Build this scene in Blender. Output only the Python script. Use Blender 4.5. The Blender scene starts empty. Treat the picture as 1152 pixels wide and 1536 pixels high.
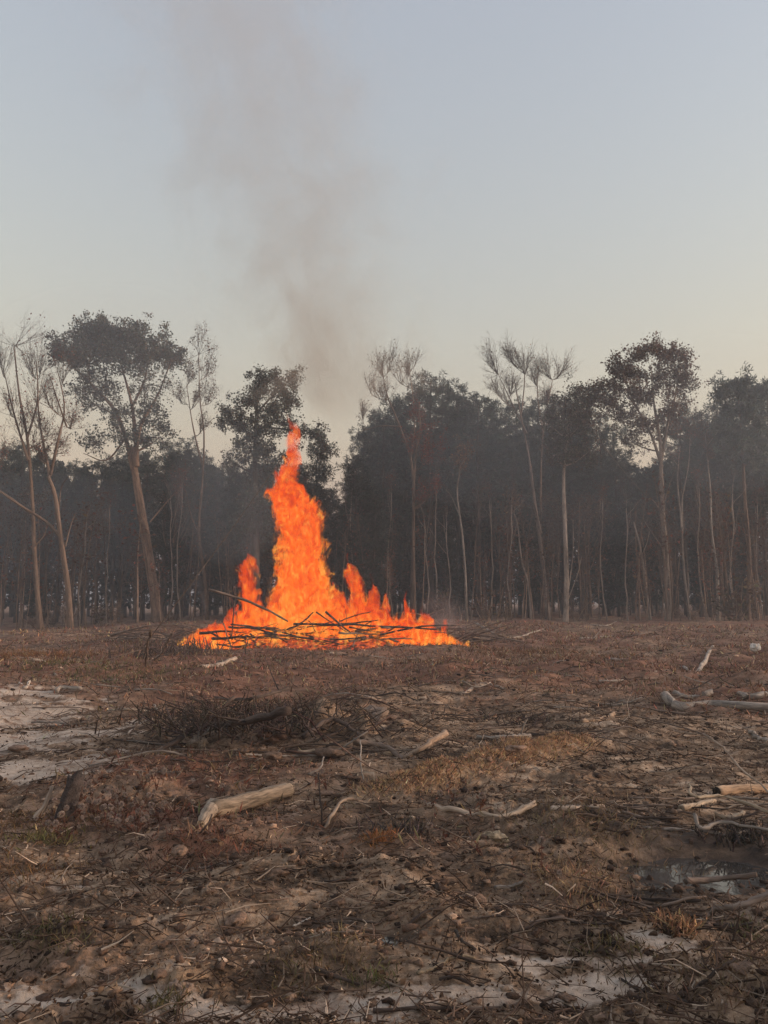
import bpy, math, random
import numpy as np
from mathutils import Vector

S = bpy.context.scene
COL = S.collection
RNG = np.random.default_rng(11)
random.seed(11)
R = math.radians

# ------------------------------------------------------------------ camera
EYE = 1.6
PITCH = R(6.04)
FPX = 1247.0
cam = bpy.data.cameras.new('camera'); camo = bpy.data.objects.new('camera', cam)
COL.objects.link(camo); S.camera = camo
cam.sensor_fit = 'HORIZONTAL'; cam.sensor_width = 24.0; cam.lens = 24.0 * FPX / 1152.0
cam.clip_start = 0.05; cam.clip_end = 3000
camo.location = (0, 0, EYE); camo.rotation_euler = (R(90) + PITCH, 0, 0)

# ------------------------------------------------------------------ sky and sun
SUN_AZ, SUN_EL = R(90), R(8)          # clockwise from the view direction
world = bpy.data.worlds.new('World'); S.world = world; world.use_nodes = True
wn = world.node_tree; wn.nodes.clear()
sky = wn.nodes.new('ShaderNodeTexSky'); sky.sky_type = 'NISHITA'; sky.sun_disc = False
sky.sun_elevation = SUN_EL; sky.sun_rotation = SUN_AZ
sky.air_density = 3.0; sky.dust_density = 3.0; sky.ozone_density = 3.0
hsv = wn.nodes.new('ShaderNodeHueSaturation'); hsv.inputs['Saturation'].default_value = 0.8
bg = wn.nodes.new('ShaderNodeBackground'); bg.inputs[1].default_value = 0.15
wo = wn.nodes.new('ShaderNodeOutputWorld')
veil = wn.nodes.new('ShaderNodeMix'); veil.data_type = 'RGBA'; veil.inputs[0].default_value = 0.3; veil.inputs[7].default_value = (1.10, 0.98, 0.93, 1)   # even smoky veil over the whole sky
tone = wn.nodes.new('ShaderNodeMix'); tone.data_type = 'RGBA'; tone.blend_type = 'MULTIPLY'; tone.inputs[0].default_value = 1.0; tone.inputs[7].default_value = (0.985, 1.0, 1.22, 1)
wn.links.new(sky.outputs[0], hsv.inputs['Color']); wn.links.new(hsv.outputs[0], veil.inputs[6]); wn.links.new(veil.outputs[2], tone.inputs[6]); wn.links.new(tone.outputs[2], bg.inputs[0]); wn.links.new(bg.outputs[0], wo.inputs[0])
sl = bpy.data.lights.new('sun', 'SUN'); sl.energy = 1.5; sl.angle = R(28); sl.color = (1.0, 0.80, 0.62)
slo = bpy.data.objects.new('sun', sl); COL.objects.link(slo)
sd = Vector((math.sin(SUN_AZ) * math.cos(SUN_EL), math.cos(SUN_AZ) * math.cos(SUN_EL), math.sin(SUN_EL)))
slo.rotation_euler = (-sd).to_track_quat('-Z', 'Y').to_euler()
slo.location = sd * 60
S.view_settings.view_transform = 'Standard'; S.view_settings.look = 'None'
S.view_settings.exposure = 1.75; S.view_settings.gamma = 1.0
S.cycles.use_denoising = True
S.cycles.max_bounces = 6; S.cycles.diffuse_bounces = 3; S.cycles.volume_bounces = 0
S.cycles.transparent_max_bounces = 16
S.cycles.sample_clamp_indirect = 4

# ------------------------------------------------------------------ numeric noise
def _hash(ix, iy, seed):
    h = (ix.astype(np.int64) * 374761393 + iy.astype(np.int64) * 668265263 + seed * 1442695041) & 0x7fffffff
    h = ((h ^ (h >> 13)) * 1274126177) & 0x7fffffff
    return ((h ^ (h >> 16)) & 0xffff) / 65535.0

def noise2(x, y, seed=0):
    x = np.asarray(x, float); y = np.asarray(y, float)
    ix = np.floor(x); iy = np.floor(y); fx = x - ix; fy = y - iy
    u = fx * fx * fx * (fx * (fx * 6 - 15) + 10); v = fy * fy * fy * (fy * (fy * 6 - 15) + 10)
    def g(dx, dy):
        a = _hash(ix + dx, iy + dy, seed) * 6.2831853
        return np.cos(a) * (fx - dx) + np.sin(a) * (fy - dy)
    n0 = g(0, 0) * (1 - u) + g(1, 0) * u; n1 = g(0, 1) * (1 - u) + g(1, 1) * u
    return (n0 * (1 - v) + n1 * v) * 1.4

def fbm(x, y, oct=4, seed=0, gain=0.5):
    s = 0.0; a = 1.0
    for i in range(oct):
        s = s + a * noise2(x * 2 ** i + 17.3 * i, y * 2 ** i - 9.1 * i, seed + i); a *= gain
    return s

def sstep(a, b, x):
    t = np.clip((x - a) / (b - a), 0, 1); return t * t * (3 - 2 * t)

# ------------------------------------------------------------------ picture geometry -> places on the ground
def ray(px, py):
    a = (px - 576) / FPX; b = (768 - py) / FPX
    return np.array([a, math.cos(PITCH) - b * math.sin(PITCH), math.sin(PITCH) + b * math.cos(PITCH)])

def P(px, py, d):
    r = ray(px, py); r = r * (d / r[1]); return np.array([r[0], r[1], r[2] + EYE])

def G0(px, py):
    r = ray(px, py); t = -EYE / r[2]; return np.array([r[0] * t, r[1] * t])

# soil relief features, metres (x, y)
RIDGE = [G0(560, 1196), G0(660, 1180), G0(770, 1146), G0(872, 1118)]
PUD_Z = -0.115
PUDDLE = G0(1048, 1311) * (EYE - PUD_Z) / EYE; PUDDLE2 = G0(582, 1406)
ROOTM = G0(520, 1118)

def segdist(x, y, pts):
    best = np.full(np.shape(x), 1e9); tt = np.zeros(np.shape(x))
    for i in range(len(pts) - 1):
        ax, ay = pts[i]; bx, by = pts[i + 1]; dx, dy = bx - ax, by - ay
        t = np.clip(((x - ax) * dx + (y - ay) * dy) / (dx * dx + dy * dy), 0, 1)
        d = np.hypot(x - ax - t * dx, y - ay - t * dy)
        m = d < best; best = np.where(m, d, best); tt = np.where(m, i + t, tt)
    return best, tt / (len(pts) - 1)

PUD_Z = -0.115
def H(x, y):
    x = np.asarray(x, float); y = np.asarray(y, float)
    r = np.hypot(x, y)
    near = 1 - sstep(14, 40, r)
    wx = x + 0.35 * noise2(x * .8, y * .8, 71); wy = y + 0.35 * noise2(x * .8 + 5, y * .8, 72)
    h = 0.10 * fbm(x * 0.13, y * 0.13, 2, 3)
    h = h + 0.055 * fbm(wx * 0.55, wy * 0.75, 3, 9) * (0.5 + 0.5 * near)
    h = h + 0.20 * fbm(x * .33, y * .26, 3, 13) * sstep(6, 13, y) * (1 - .6 * sstep(30, 42, y)) + .050 * fbm(wx * 1.1, wy * 1.7, 2, 17)
    ru = x * .94 + y * .34; rv = y * .94 - x * .34; h = h + .050 * fbm(ru * .22, rv * 1.9, 3, 19) * (.6 + .4 * near)
    cl = fbm(wx * 2.2, wy * 2.8, 4, 21, 0.55)
    rough = 0.45 + 0.75 * sstep(-.3, .5, noise2(x * .5, y * .6, 40))
    sand = sand_mask(x, y)
    h = h + (0.042 * cl + 0.034 * np.abs(fbm(wx * 7.5, wy * 8.5, 3, 33)) + .010 * fbm(x * 19, y * 19, 2, 37) * (1 - sstep(5, 11, r))) * rough * (0.35 + 0.65 * near) * (1 - 0.6 * sand)
    h = h + 0.42 * sstep(30, 50, y) * sstep(-22, -9, x) - 0.12 * sstep(30, 45, y) * (1 - sstep(-22, -12, x))
    # straw-coloured ridge
    d, t = segdist(x, y, RIDGE)
    h = h + 0.16 * np.exp(-(d / 0.20) ** 2) * (0.8 + 0.4 * noise2(x * 3, y * 3, 5))
    # upturned root mound with hollow
    h = h + 0.46 * np.exp(-((x - ROOTM[0] + .2) / 0.95) ** 2 - ((y - ROOTM[1] - 0.5) / 0.45) ** 2) * (0.8 + 0.5 * noise2(x * 3.5, y * 3.5, 6))
    hx, hy = G0(572, 1108)
    h = h - 0.25 * np.exp(-((x - hx) / 0.17) ** 2 - ((y - hy - .1) / 0.25) ** 2)
    # mound in the right front corner
    mx, my = G0(1140, 1520)
    h = h + 0.17 * np.exp(-((x - mx - .05) / 0.32) ** 2 - ((y - my) / 0.34) ** 2) * (0.85 + 0.5 * noise2(x * 6, y * 6, 8))
    # tan clod mounds
    for (px, py, a, s) in ((870, 1255, .11, .32), (850, 1320, .10, .28), (620, 1372, .07, .3), (460, 1000, .12, 1.5), (850, 1005, .25, .9), (270, 1495, .05, .14)):
        gx, gy = G0(px, py)
        h = h + a * np.exp(-((x - gx) ** 2 + (y - gy) ** 2) / s ** 2)
    # puddle hollows
    q = ((x - PUDDLE[0]) / 0.66) ** 2 + ((y - PUDDLE[1]) / 0.46) ** 2
    k = np.exp(-q ** 1.5 * 0.8); h = h * (1 - k) + k * (PUD_Z - 0.035 + 0.035 * fbm(x * 4, y * 6, 3, 90))
    q = ((x - PUDDLE2[0]) / 0.12) ** 2 + ((y - PUDDLE2[1]) / 0.16) ** 2
    k = np.exp(-q); h = h * (1 - k) + k * (-0.045)
    # bank of the ditch beside the puddle
    h = h + 0.03 * np.exp(-((y - PUDDLE[1] - 1.3) / 0.3) ** 2) * sstep(.9, 1.5, x) * (1 + .6 * noise2(x * 2, y * 2, 14))
    return h

def sand_mask(x, y):
    n = fbm(x * 0.9, y * 1.5, 4, 55)
    n2_ = fbm(x * 2.6, y * 6.0, 3, 58)
    m = np.zeros(np.shape(x))
    for (px, py, sx, sy, w) in ((30, 1105, 1.3, 1.6, 1.0), (60, 1150, 1.2, 0.9, .9), (-40, 1060, 2.0, 3.0, .8), (20, 1510, .35, .25, .85), (640, 1510, 1.0, .25, .68), (880, 1480, .55, .2, .74),
                                (640, 1420, .8, .4, .4), (-10, 1290, .9, .7, .35), (950, 1420, .6, .3, .5), (200, 1330, 1.2, .6, .3), (300, 1520, 1.0, .3, .5)):
        gx, gy = G0(px, py)
        m = np.maximum(m, w * np.exp(-(((x - gx) / sx) ** 2 + ((y - gy) / sy) ** 2)))
    return np.clip(sstep(.40, .80, m * 1.08 + 0.34 * n + .34 * n2_), 0, 1)

def G(px, py):
    p = G0(px, py); z = 0.0
    r = ray(px, py)
    for _ in range(6):
        z = float(H(p[0], p[1])); t = (z - EYE) / r[2]; p = np.array([r[0] * t, r[1] * t])
    return np.array([p[0], p[1], z])

def hz(x, y): return float(H(np.array(x), np.array(y)))

# ------------------------------------------------------------------ mesh helpers
GRAINED = {'bark', 'weathered_wood', 'dirt', 'charred_wood'}
class Acc:
    def __init__(s): s.V = []; s.F = []; s.C = []; s.G = []; s.n = 0
    def add(s, v, f, c, g=None):
        v = np.asarray(v, float); f = np.asarray(f, int)
        c = np.asarray(c, float)
        if c.ndim == 1: c = np.tile(c, (len(v), 1))
        s.V.append(v); s.F.append(f + s.n); s.C.append(c); s.G.append(v if g is None else g); s.n += len(v)
    def tris(s): return sum(len(f) for f in s.F)
    def mesh(s, name, mat, origin=(0, 0, 0), smooth=True):
        me = bpy.data.meshes.new(name)
        if s.n:
            V = np.concatenate(s.V) - np.asarray(origin); F = np.concatenate(s.F); C = np.concatenate(s.C)
            me.vertices.add(len(V)); me.vertices.foreach_set('co', V.astype(np.float32).ravel())
            me.loops.add(F.size); me.loops.foreach_set('vertex_index', F.astype(np.int32).ravel())
            me.polygons.add(len(F)); me.polygons.foreach_set('loop_start', np.arange(0, F.size, 3, dtype=np.int32))
            if smooth: me.polygons.foreach_set('use_smooth', np.ones(len(F), dtype=bool))
            ca = me.color_attributes.new('tint', 'FLOAT_COLOR', 'POINT')
            ca.data.foreach_set('color', np.concatenate([C, np.ones((len(C), 1))], 1).astype(np.float32).ravel())
            if mat.name in GRAINED:
                ga = me.attributes.new('grain', 'FLOAT_VECTOR', 'POINT'); ga.data.foreach_set('vector', np.concatenate(s.G).astype(np.float32).ravel())
            me.update(calc_edges=True)
        me.materials.append(mat)
        return me

def link(name, me, parent=None, loc=(0, 0, 0), rot=(0, 0, 0)):
    o = bpy.data.objects.new(name, me); COL.objects.link(o)
    o.location = tuple(float(v) for v in loc); o.rotation_euler = rot
    if parent is not None: o.parent = parent
    return o

def tag(o, label=None, cat=None, group=None, kind=None):
    if label: o['label'] = label
    if cat: o['category'] = cat
    if group: o['group'] = group
    if kind: o['kind'] = kind
    return o

def unit(v):
    v = np.asarray(v, float); return v / (np.linalg.norm(v) + 1e-9)

def tube(acc, pts, rad, sides, col, cap=True, rough=0.0, rng=RNG):
    pts = np.asarray(pts, float); n = len(pts)
    rad = np.asarray(rad, float)
    t = np.gradient(pts, axis=0); t /= (np.linalg.norm(t, axis=1, keepdims=True) + 1e-9)
    m = unit(pts[-1] - pts[0]); ref = np.array([1., 0, 0]) if abs(m[0]) < .7 else np.array([0, 1., 0])
    u = np.cross(t, ref); u /= (np.linalg.norm(u, axis=1, keepdims=True) + 1e-9); w = np.cross(t, u)
    a = np.linspace(0, 2 * math.pi, sides, endpoint=False)
    rr = rad[:, None] * np.ones((1, sides))
    if rough: rr = rr * (1 + rough * rng.normal(0, 1, (n, sides)))
    V = pts[:, None, :] + rr[..., None] * (np.cos(a)[None, :, None] * u[:, None, :] + np.sin(a)[None, :, None] * w[:, None, :])
    V = V.reshape(-1, 3)
    sl_ = np.concatenate([[0], np.cumsum(np.linalg.norm(np.diff(pts, axis=0), axis=1))]); R0 = rad.mean(); go = rng.uniform(0, 50, 3)
    Gr = np.stack([np.tile(np.cos(a) * R0, n), np.tile(np.sin(a) * R0, n), np.repeat(sl_ * .13, sides)], 1) + go
    i, j = np.meshgrid(np.arange(n - 1), np.arange(sides), indexing='ij'); j2 = (j + 1) % sides
    A = (i * sides + j).ravel(); B = (i * sides + j2).ravel(); C = ((i + 1) * sides + j2).ravel(); D = ((i + 1) * sides + j).ravel()
    F = np.concatenate([np.stack([A, C, B], 1), np.stack([A, D, C], 1)])
    if cap:
        V = np.concatenate([V, pts[:1], pts[-1:]]); Gr = np.concatenate([Gr, Gr[:1] + .3, Gr[-1:] + .3]); c0, c1 = n * sides, n * sides + 1
        k = np.arange(sides); k2 = (k + 1) % sides
        F = np.concatenate([F, np.stack([np.full(sides, c0), k, k2], 1), np.stack([np.full(sides, c1), (n - 1) * sides + k2, (n - 1) * sides + k], 1)])
    acc.add(V, F, col, Gr)

def bez(p0, p1, p2, n):
    t = np.linspace(0, 1, n)[:, None]
    return (1 - t) ** 2 * p0 + 2 * t * (1 - t) * p1 + t * t * p2

def catmull(pts, n):
    pts = np.asarray(pts, float)
    if len(pts) == 2: return pts[0] + (pts[1] - pts[0]) * np.linspace(0, 1, n)[:, None]
    q = np.concatenate([[2 * pts[0] - pts[1]], pts, [2 * pts[-1] - pts[-2]]]); out = []
    s = np.linspace(0, len(pts) - 1 - 1e-6, n)
    for v in s:
        i = int(v); t = v - i; a, b, c, d = q[i:i + 4]
        out.append(.5 * ((2 * b) + (c - a) * t + (2 * a - 5 * b + 4 * c - d) * t * t + (3 * b - a - 3 * c + d) * t ** 3))
    return np.array(out)

def twigs(acc, P0, P1, r0, col, bend=.12, rng=RNG, sides=3):
    """many thin two-segment twigs at once"""
    n = len(P0)
    if n == 0: return
    L = np.linalg.norm(P1 - P0, axis=1, keepdims=True)
    Mid = (P0 + P1) / 2 + rng.normal(0, 1, (n, 3)) * L * bend
    d = (P1 - P0) / (L + 1e-9)
    ref = np.where(np.abs(d[:, :1]) < .7, np.array([[1., 0, 0]]), np.array([[0, 1., 0]]))
    u = np.cross(d, ref); u /= (np.linalg.norm(u, axis=1, keepdims=True) + 1e-9); w = np.cross(d, u)
    r0 = np.broadcast_to(np.asarray(r0, float), (n,))[:, None]
    V = []
    for (Q, s) in ((P0, 1.0), (Mid, .7), (P1, .35)):
        for k in range(sides):
            a = 2 * math.pi * k / sides
            V.append(Q + r0 * s * (math.cos(a) * u + math.sin(a) * w))
    V = np.stack(V, 1).reshape(-1, 3)
    F = []
    for i in range(2):
        for k in range(sides):
            A, B, C, D = i * sides + k, i * sides + (k + 1) % sides, (i + 1) * sides + (k + 1) % sides, (i + 1) * sides + k
            F += [(A, C, B), (A, D, C)]
    F = (np.array(F)[None] + (np.arange(n) * 3 * sides)[:, None, None]).reshape(-1, 3)
    col = np.asarray(col, float)
    if col.ndim == 2: col = np.repeat(col, 3 * sides, 0)
    acc.add(V, F, col)

def leaves(acc, Cn, size, col, rng=RNG, ratio=.6, axis=None, fold=.25):
    """folded diamond leaves: four corners, two faces with a crease"""
    n = len(Cn)
    if n == 0: return
    a = rng.normal(0, 1, (n, 3)) if axis is None else axis + rng.normal(0, .35, (n, 3))
    a /= (np.linalg.norm(a, axis=1, keepdims=True) + 1e-9)
    b = rng.normal(0, 1, (n, 3)); b -= (b * a).sum(1, keepdims=True) * a; b /= (np.linalg.norm(b, axis=1, keepdims=True) + 1e-9)
    c = np.cross(a, b); s = np.broadcast_to(np.asarray(size, float), (n,))[:, None]
    V = np.stack([Cn - a * s * .5, Cn + b * s * ratio * .5 + c * s * fold * .5, Cn + a * s * .5, Cn - b * s * ratio * .5 + c * s * fold * .5], 1).reshape(-1, 3)
    F = (np.array([(0, 1, 2), (0, 2, 3)])[None] + (np.arange(n) * 4)[:, None, None]).reshape(-1, 3)
    col = np.asarray(col, float)
    if col.ndim == 2: col = np.repeat(col, 4, 0)
    acc.add(V, F, col)

def tints(n, base, var=.25, rng=RNG, alt=None, palt=0):
    c = np.tile(np.asarray(base, float), (n, 1))
    if alt is not None:
        m = rng.random(n) < palt; c[m] = alt
    return np.clip(c * np.exp(rng.normal(0, var, (n, 1))) * np.exp(rng.normal(0, var * .25, (n, 3))), 0.005, .9)

# ------------------------------------------------------------------ materials
def nodes(name):
    m = bpy.data.materials.new(name); m.use_nodes = True; nt = m.node_tree; nt.nodes.clear(); return m, nt

def NT(nt):
    def N(t, **k):
        n = nt.nodes.new(t)
        for a, v in k.items():
            if a in n.inputs.keys(): n.inputs[a].default_value = v
            else: setattr(n, a, v)
        return n
    L = nt.links.new
    def M(op, a, b=None, c=None, clamp=False):
        n = nt.nodes.new('ShaderNodeMath'); n.operation = op; n.use_clamp = clamp
        for i, v in enumerate((a, b, c)):
            if v is None: continue
            if isinstance(v, (int, float)): n.inputs[i].default_value = v
            else: L(v, n.inputs[i])
        return n.outputs[0]
    return N, L, M

def ramp(nt, fac, stops):
    n = nt.nodes.new('ShaderNodeValToRGB'); e = n.color_ramp
    e.elements[0].position = stops[0][0]; e.elements[0].color = (*stops[0][1], 1)
    e.elements[1].position = stops[-1][0]; e.elements[1].color = (*stops[-1][1], 1)
    for p, c in stops[1:-1]:
        q = e.elements.new(p); q.color = (*c, 1)
    nt.links.new(fac, n.inputs[0]); return n.outputs[0]

def wood_mat(name, scale=6, stretch=.15, rough=.9, bump=.6, lo=.55, hi=1.35, grain=30):
    """tint attribute times bark noise"""
    m, nt = nodes(name); N, L, M = NT(nt)
    at = N('ShaderNodeAttribute', attribute_name='tint')
    tc = N('ShaderNodeAttribute', attribute_name='grain')
    nz = N('ShaderNodeTexNoise', Scale=scale, Detail=5.0, Roughness=.65); L(tc.outputs['Vector'], nz.inputs['Vector'])
    n2 = N('ShaderNodeTexNoise', Scale=grain, Detail=4.0, Roughness=.6); L(tc.outputs['Vector'], n2.inputs['Vector'])
    f = M('ADD', M('MULTIPLY', nz.outputs[0], .6), M('MULTIPLY', n2.outputs[0], .4))
    mr = N('ShaderNodeMapRange'); L(f, mr.inputs['Value']); mr.inputs['From Min'].default_value = .38; mr.inputs['From Max'].default_value = .62
    mr.inputs['To Min'].default_value = lo; mr.inputs['To Max'].default_value = hi
    sc = N('ShaderNodeVectorMath', operation='SCALE'); L(at.outputs['Color'], sc.inputs[0]); L(mr.outputs[0], sc.inputs['Scale'])
    b = N('ShaderNodeBump', Strength=bump, Distance=.02); L(f, b.inputs['Height'])
    p = N('ShaderNodeBsdfPrincipled', Roughness=rough); p.inputs['Specular IOR Level'].default_value = .2
    L(sc.outputs[0], p.inputs['Base Color']); L(b.outputs[0], p.inputs['Normal'])
    o = N('ShaderNodeOutputMaterial'); L(p.outputs[0], o.inputs[0]); return m

def leaf_mat(name, trans=.25):
    m, nt = nodes(name); N, L, M = NT(nt)
    at = N('ShaderNodeAttribute', attribute_name='tint')
    d = N('ShaderNodeBsdfDiffuse', Roughness=.8); t = N('ShaderNodeBsdfTranslucent'); mx = N('ShaderNodeMixShader'); mx.inputs[0].default_value = trans
    L(at.outputs['Color'], d.inputs[0]); L(at.outputs['Color'], t.inputs[0]); L(d.outputs[0], mx.inputs[1]); L(t.outputs[0], mx.inputs[2])
    o = N('ShaderNodeOutputMaterial'); L(mx.outputs[0], o.inputs[0]); return m

M_BARK = wood_mat('bark', 5, bump=.8, lo=.26, hi=1.0)
M_STICK = wood_mat('weathered_wood', 16, bump=1.0, grain=75, lo=.38, hi=1.45)
M_LEAF = leaf_mat('foliage')
M_LITTER = leaf_mat('litter', .08)
M_DIRT = wood_mat('dirt', 18, bump=1.0, rough=.97, grain=70, lo=.6, hi=1.3)

def ground_mat():
    m, nt = nodes('cleared_soil'); N, L, M = NT(nt)
    tc = N('ShaderNodeTexCoord'); at = N('ShaderNodeAttribute', attribute_name='tint')   # r sand, g red weeds, b straw; wet handled by attribute 'wet'
    sp = N('ShaderNodeSeparateColor'); L(at.outputs['Color'], sp.inputs[0])
    wa = N('ShaderNodeAttribute', attribute_name='wet')
    mpn = N('ShaderNodeMapping'); mpn.inputs['Scale'].default_value = (.55, 1.7, 1); mpn.inputs['Rotation'].default_value = (0, 0, R(-16)); L(tc.outputs['Object'], mpn.inputs[0])
    n1 = N('ShaderNodeTexNoise', Scale=2.4, Detail=7.0, Roughness=.66); L(mpn.outputs[0], n1.inputs['Vector'])
    n2 = N('ShaderNodeTexNoise', Scale=9.0, Detail=7.0, Roughness=.68, Distortion=.5); L(tc.outputs['Object'], n2.inputs['Vector'])
    n3 = N('ShaderNodeTexNoise', Scale=55.0, Detail=5.0, Roughness=.7); L(tc.outputs['Object'], n3.inputs['Vector'])
    f = M('ADD', M('ADD', M('MULTIPLY', n1.outputs[0], .48), M('MULTIPLY', n2.outputs[0], .34)), M('MULTIPLY', n3.outputs[0], .18))
    soil = ramp(nt, f, [(.39, (.034, .021, .013)), (.45, (.120, .075, .047)), (.51, (.24, .156, .099)), (.57, (.40, .28, .19)), (.64, (.60, .46, .35))])
    sandc = ramp(nt, f, [(.37, (.14, .092, .067)), (.45, (.34, .25, .19)), (.53, (.52, .41, .325)), (.64, (.64, .53, .44))])
    redc = ramp(nt, f, [(.37, (.06, .028, .019)), (.5, (.19, .088, .054)), (.63, (.32, .17, .11))])
    strawc = ramp(nt, f, [(.35, (.16, .10, .06)), (.5, (.34, .22, .135)), (.65, (.50, .35, .22))])
    def mixc(fac, a, b):
        n = N('ShaderNodeMix', data_type='RGBA'); L(fac, n.inputs[0]); L(a, n.inputs[6]); L(b, n.inputs[7]); return n.outputs[2]
    brk = M('ADD', M('MULTIPLY', M('SUBTRACT', n2.outputs[0], .5), 2.2), M('MULTIPLY', M('SUBTRACT', n3.outputs[0], .5), 1.2))
    def msk(ch, k=2.2, off=-.6): return M('ADD', M('MULTIPLY', ch, k), M('ADD', brk, off), clamp=True)
    c = mixc(msk(sp.outputs[1], 1.6, -.45), soil, redc)
    c = mixc(msk(sp.outputs[2], 1.8, -.4), c, strawc)
    c = mixc(msk(sp.outputs[0], 1.9, -.5), c, sandc)
    wet = M('MULTIPLY', wa.outputs['Fac'], 1.0, clamp=True)
    dk = N('ShaderNodeMix', data_type='RGBA'); dk.blend_type = 'MULTIPLY'; L(wet, dk.inputs[0]); L(c, dk.inputs[6]); dk.inputs[7].default_value = (.22, .19, .18, 1)
    b = N('ShaderNodeBump', Strength=.9, Distance=.03); L(M('ADD', n2.outputs[0], M('MULTIPLY', n3.outputs[0], .5)), b.inputs['Height'])
    p = N('ShaderNodeBsdfPrincipled'); p.inputs['Specular IOR Level'].default_value = .25
    L(dk.outputs[2], p.inputs['Base Color']); L(b.outputs[0], p.inputs['Normal'])
    L(M('SUBTRACT', .95, M('MULTIPLY', wet, .45)), p.inputs['Roughness'])
    o = N('ShaderNodeOutputMaterial'); L(p.outputs[0], o.inputs[0]); return m
M_GROUND = ground_mat()

# ------------------------------------------------------------------ ground sheet (one sheet to the horizon)
def wet_mask(x, y):
    q = ((x - PUDDLE[0] - .1) / 1.25) ** 2 + ((y - PUDDLE[1] - .15) / 0.85) ** 2
    w = sstep(1.25, .35, q + .5 * fbm(x * 2, y * 2.5, 3, 61))
    d, t = segdist(x, y, [G0(820, 1345), G0(1000, 1360), G0(1200, 1355)])
    w = np.maximum(w, .8 * np.exp(-(d / .22) ** 2))
    d, t = segdist(x, y, [G0(640, 1205), G0(760, 1195), G0(900, 1290)])
    w = np.maximum(w, .55 * np.exp(-(d / .16) ** 2))
    q = ((x - PUDDLE2[0]) / .22) ** 2 + ((y - PUDDLE2[1]) / .25) ** 2
    w = np.maximum(w, .8 * np.exp(-q))
    return w * (.75 + .5 * noise2(x * 4, y * 4, 66))

def red_mask(x, y):
    n = fbm(x * .22, y * .16, 3, 81); n2_ = fbm(x * .9, y * .7, 3, 85)
    base = sstep(9, 15, y) * .55 + .12
    for (px, py, sx, sy, w) in ((260, 1165, 1.1, .7, .75), (230, 1225, 1.2, .5, .7), (310, 1150, 1.0, .6, .7), (590, 1265, .5, .3, .4), (1060, 1000, 4, 2.5, .5), (300, 1270, .6, .25, .6), (450, 1010, 5, 2.5, .4), (25, 1000, 2.5, 4, .6)):
        gx, gy = G0(px, py); base = base + w * np.exp(-(((x - gx) / sx) ** 2 + ((y - gy) / sy) ** 2))
    return np.clip(base + .45 * n + .2 * n2_, 0, 1)

def straw_mask(x, y):
    d, t = segdist(x, y, RIDGE)
    m = .95 * np.exp(-(d / .24) ** 2)
    for (px, py, s, w) in ((850, 1320, .28, .75), (880, 1250, .5, .5), (620, 1372, .35, .5), (1140, 1500, .4, .35), (270, 1495, .16, .6), (210, 1495, .3, .4), (570, 1258, .18, .5), (800, 1210, .5, .3), (460, 1085, .6, .3), (800, 985, 2.2, .5), (15, 990, 2.5, .6)):
        gx, gy = G0(px, py); m = np.maximum(m, w * np.exp(-((x - gx) ** 2 + (y - gy) ** 2) / s ** 2))
    return np.clip(m + .22 * fbm(x * 1.3, y * 1.6, 3, 95), 0, 1)

def build_ground():
    rows = np.concatenate([[0.4, 0.9, 1.4, 1.8], np.geomspace(2.1, 75, 640), np.geomspace(79, 420, 26)])
    front = np.linspace(-.66, .66, 560); back = np.linspace(.66, 2 * math.pi - .66, 50)[1:-1]
    ang = np.concatenate([front, back]); k = len(ang); n = len(rows)
    Rr, A = np.meshgrid(rows, ang, indexing='ij')
    X = (Rr * np.sin(A)).ravel(); Y = (Rr * np.cos(A)).ravel(); Z = H(X, Y)
    V = np.stack([X, Y, Z], 1); V = np.concatenate([V, [[0, 0, hz(0, 0)]]])
    i, j = np.meshgrid(np.arange(n - 1), np.arange(k), indexing='ij'); j2 = (j + 1) % k
    a = (i * k + j).ravel(); b = (i * k + j2).ravel(); c = ((i + 1) * k + j2).ravel(); d = ((i + 1) * k + j).ravel()
    F = np.concatenate([np.stack([a, c, b], 1), np.stack([a, d, c], 1)])
    jj = np.arange(k); F = np.concatenate([F, np.stack([np.full(k, n * k), jj, (jj + 1) % k], 1)])
    C = np.stack([sand_mask(V[:, 0], V[:, 1]), red_mask(V[:, 0], V[:, 1]), straw_mask(V[:, 0], V[:, 1])], 1)
    acc = Acc(); acc.add(V, F[:, ::-1], C); me = acc.mesh('ground', M_GROUND)
    w = me.attributes.new('wet', 'FLOAT', 'POINT'); w.data.foreach_set('value', np.clip(wet_mask(V[:, 0], V[:, 1]), 0, 1).astype(np.float32))
    return tag(link('ground', me), kind='structure')
build_ground()

def water_mat():
    m, nt = nodes('still_water'); N, L, M = NT(nt)
    tc = N('ShaderNodeTexCoord'); nz = N('ShaderNodeTexNoise', Scale=6.0, Detail=3.0); L(tc.outputs['Object'], nz.inputs['Vector'])
    b = N('ShaderNodeBump', Strength=.04, Distance=.02); L(nz.outputs[0], b.inputs['Height'])
    p = N('ShaderNodeBsdfPrincipled', Roughness=.03); p.inputs['Base Color'].default_value = (.05, .043, .038, 1); p.inputs['IOR'].default_value = 1.5
    p.inputs['Specular IOR Level'].default_value = .9
    L(b.outputs[0], p.inputs['Normal']); o = N('ShaderNodeOutputMaterial'); L(p.outputs[0], o.inputs[0]); return m
M_WATER = water_mat()
def puddle(name, c, rx, ry, z):
    n = 60; a = np.linspace(0, 2 * math.pi, n, endpoint=False)
    V = np.concatenate([[[c[0], c[1], z]], np.stack([c[0] + rx * np.cos(a), c[1] + ry * np.sin(a), np.full(n, z)], 1)])
    k = np.arange(n); acc = Acc(); acc.add(V, np.stack([np.zeros(n, int), 1 + k, 1 + (k + 1) % n], 1), (0, 0, 0))
    return tag(link(name, acc.mesh(name, M_WATER, (c[0], c[1], z)), loc=(c[0], c[1], z)), kind='structure')
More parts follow.
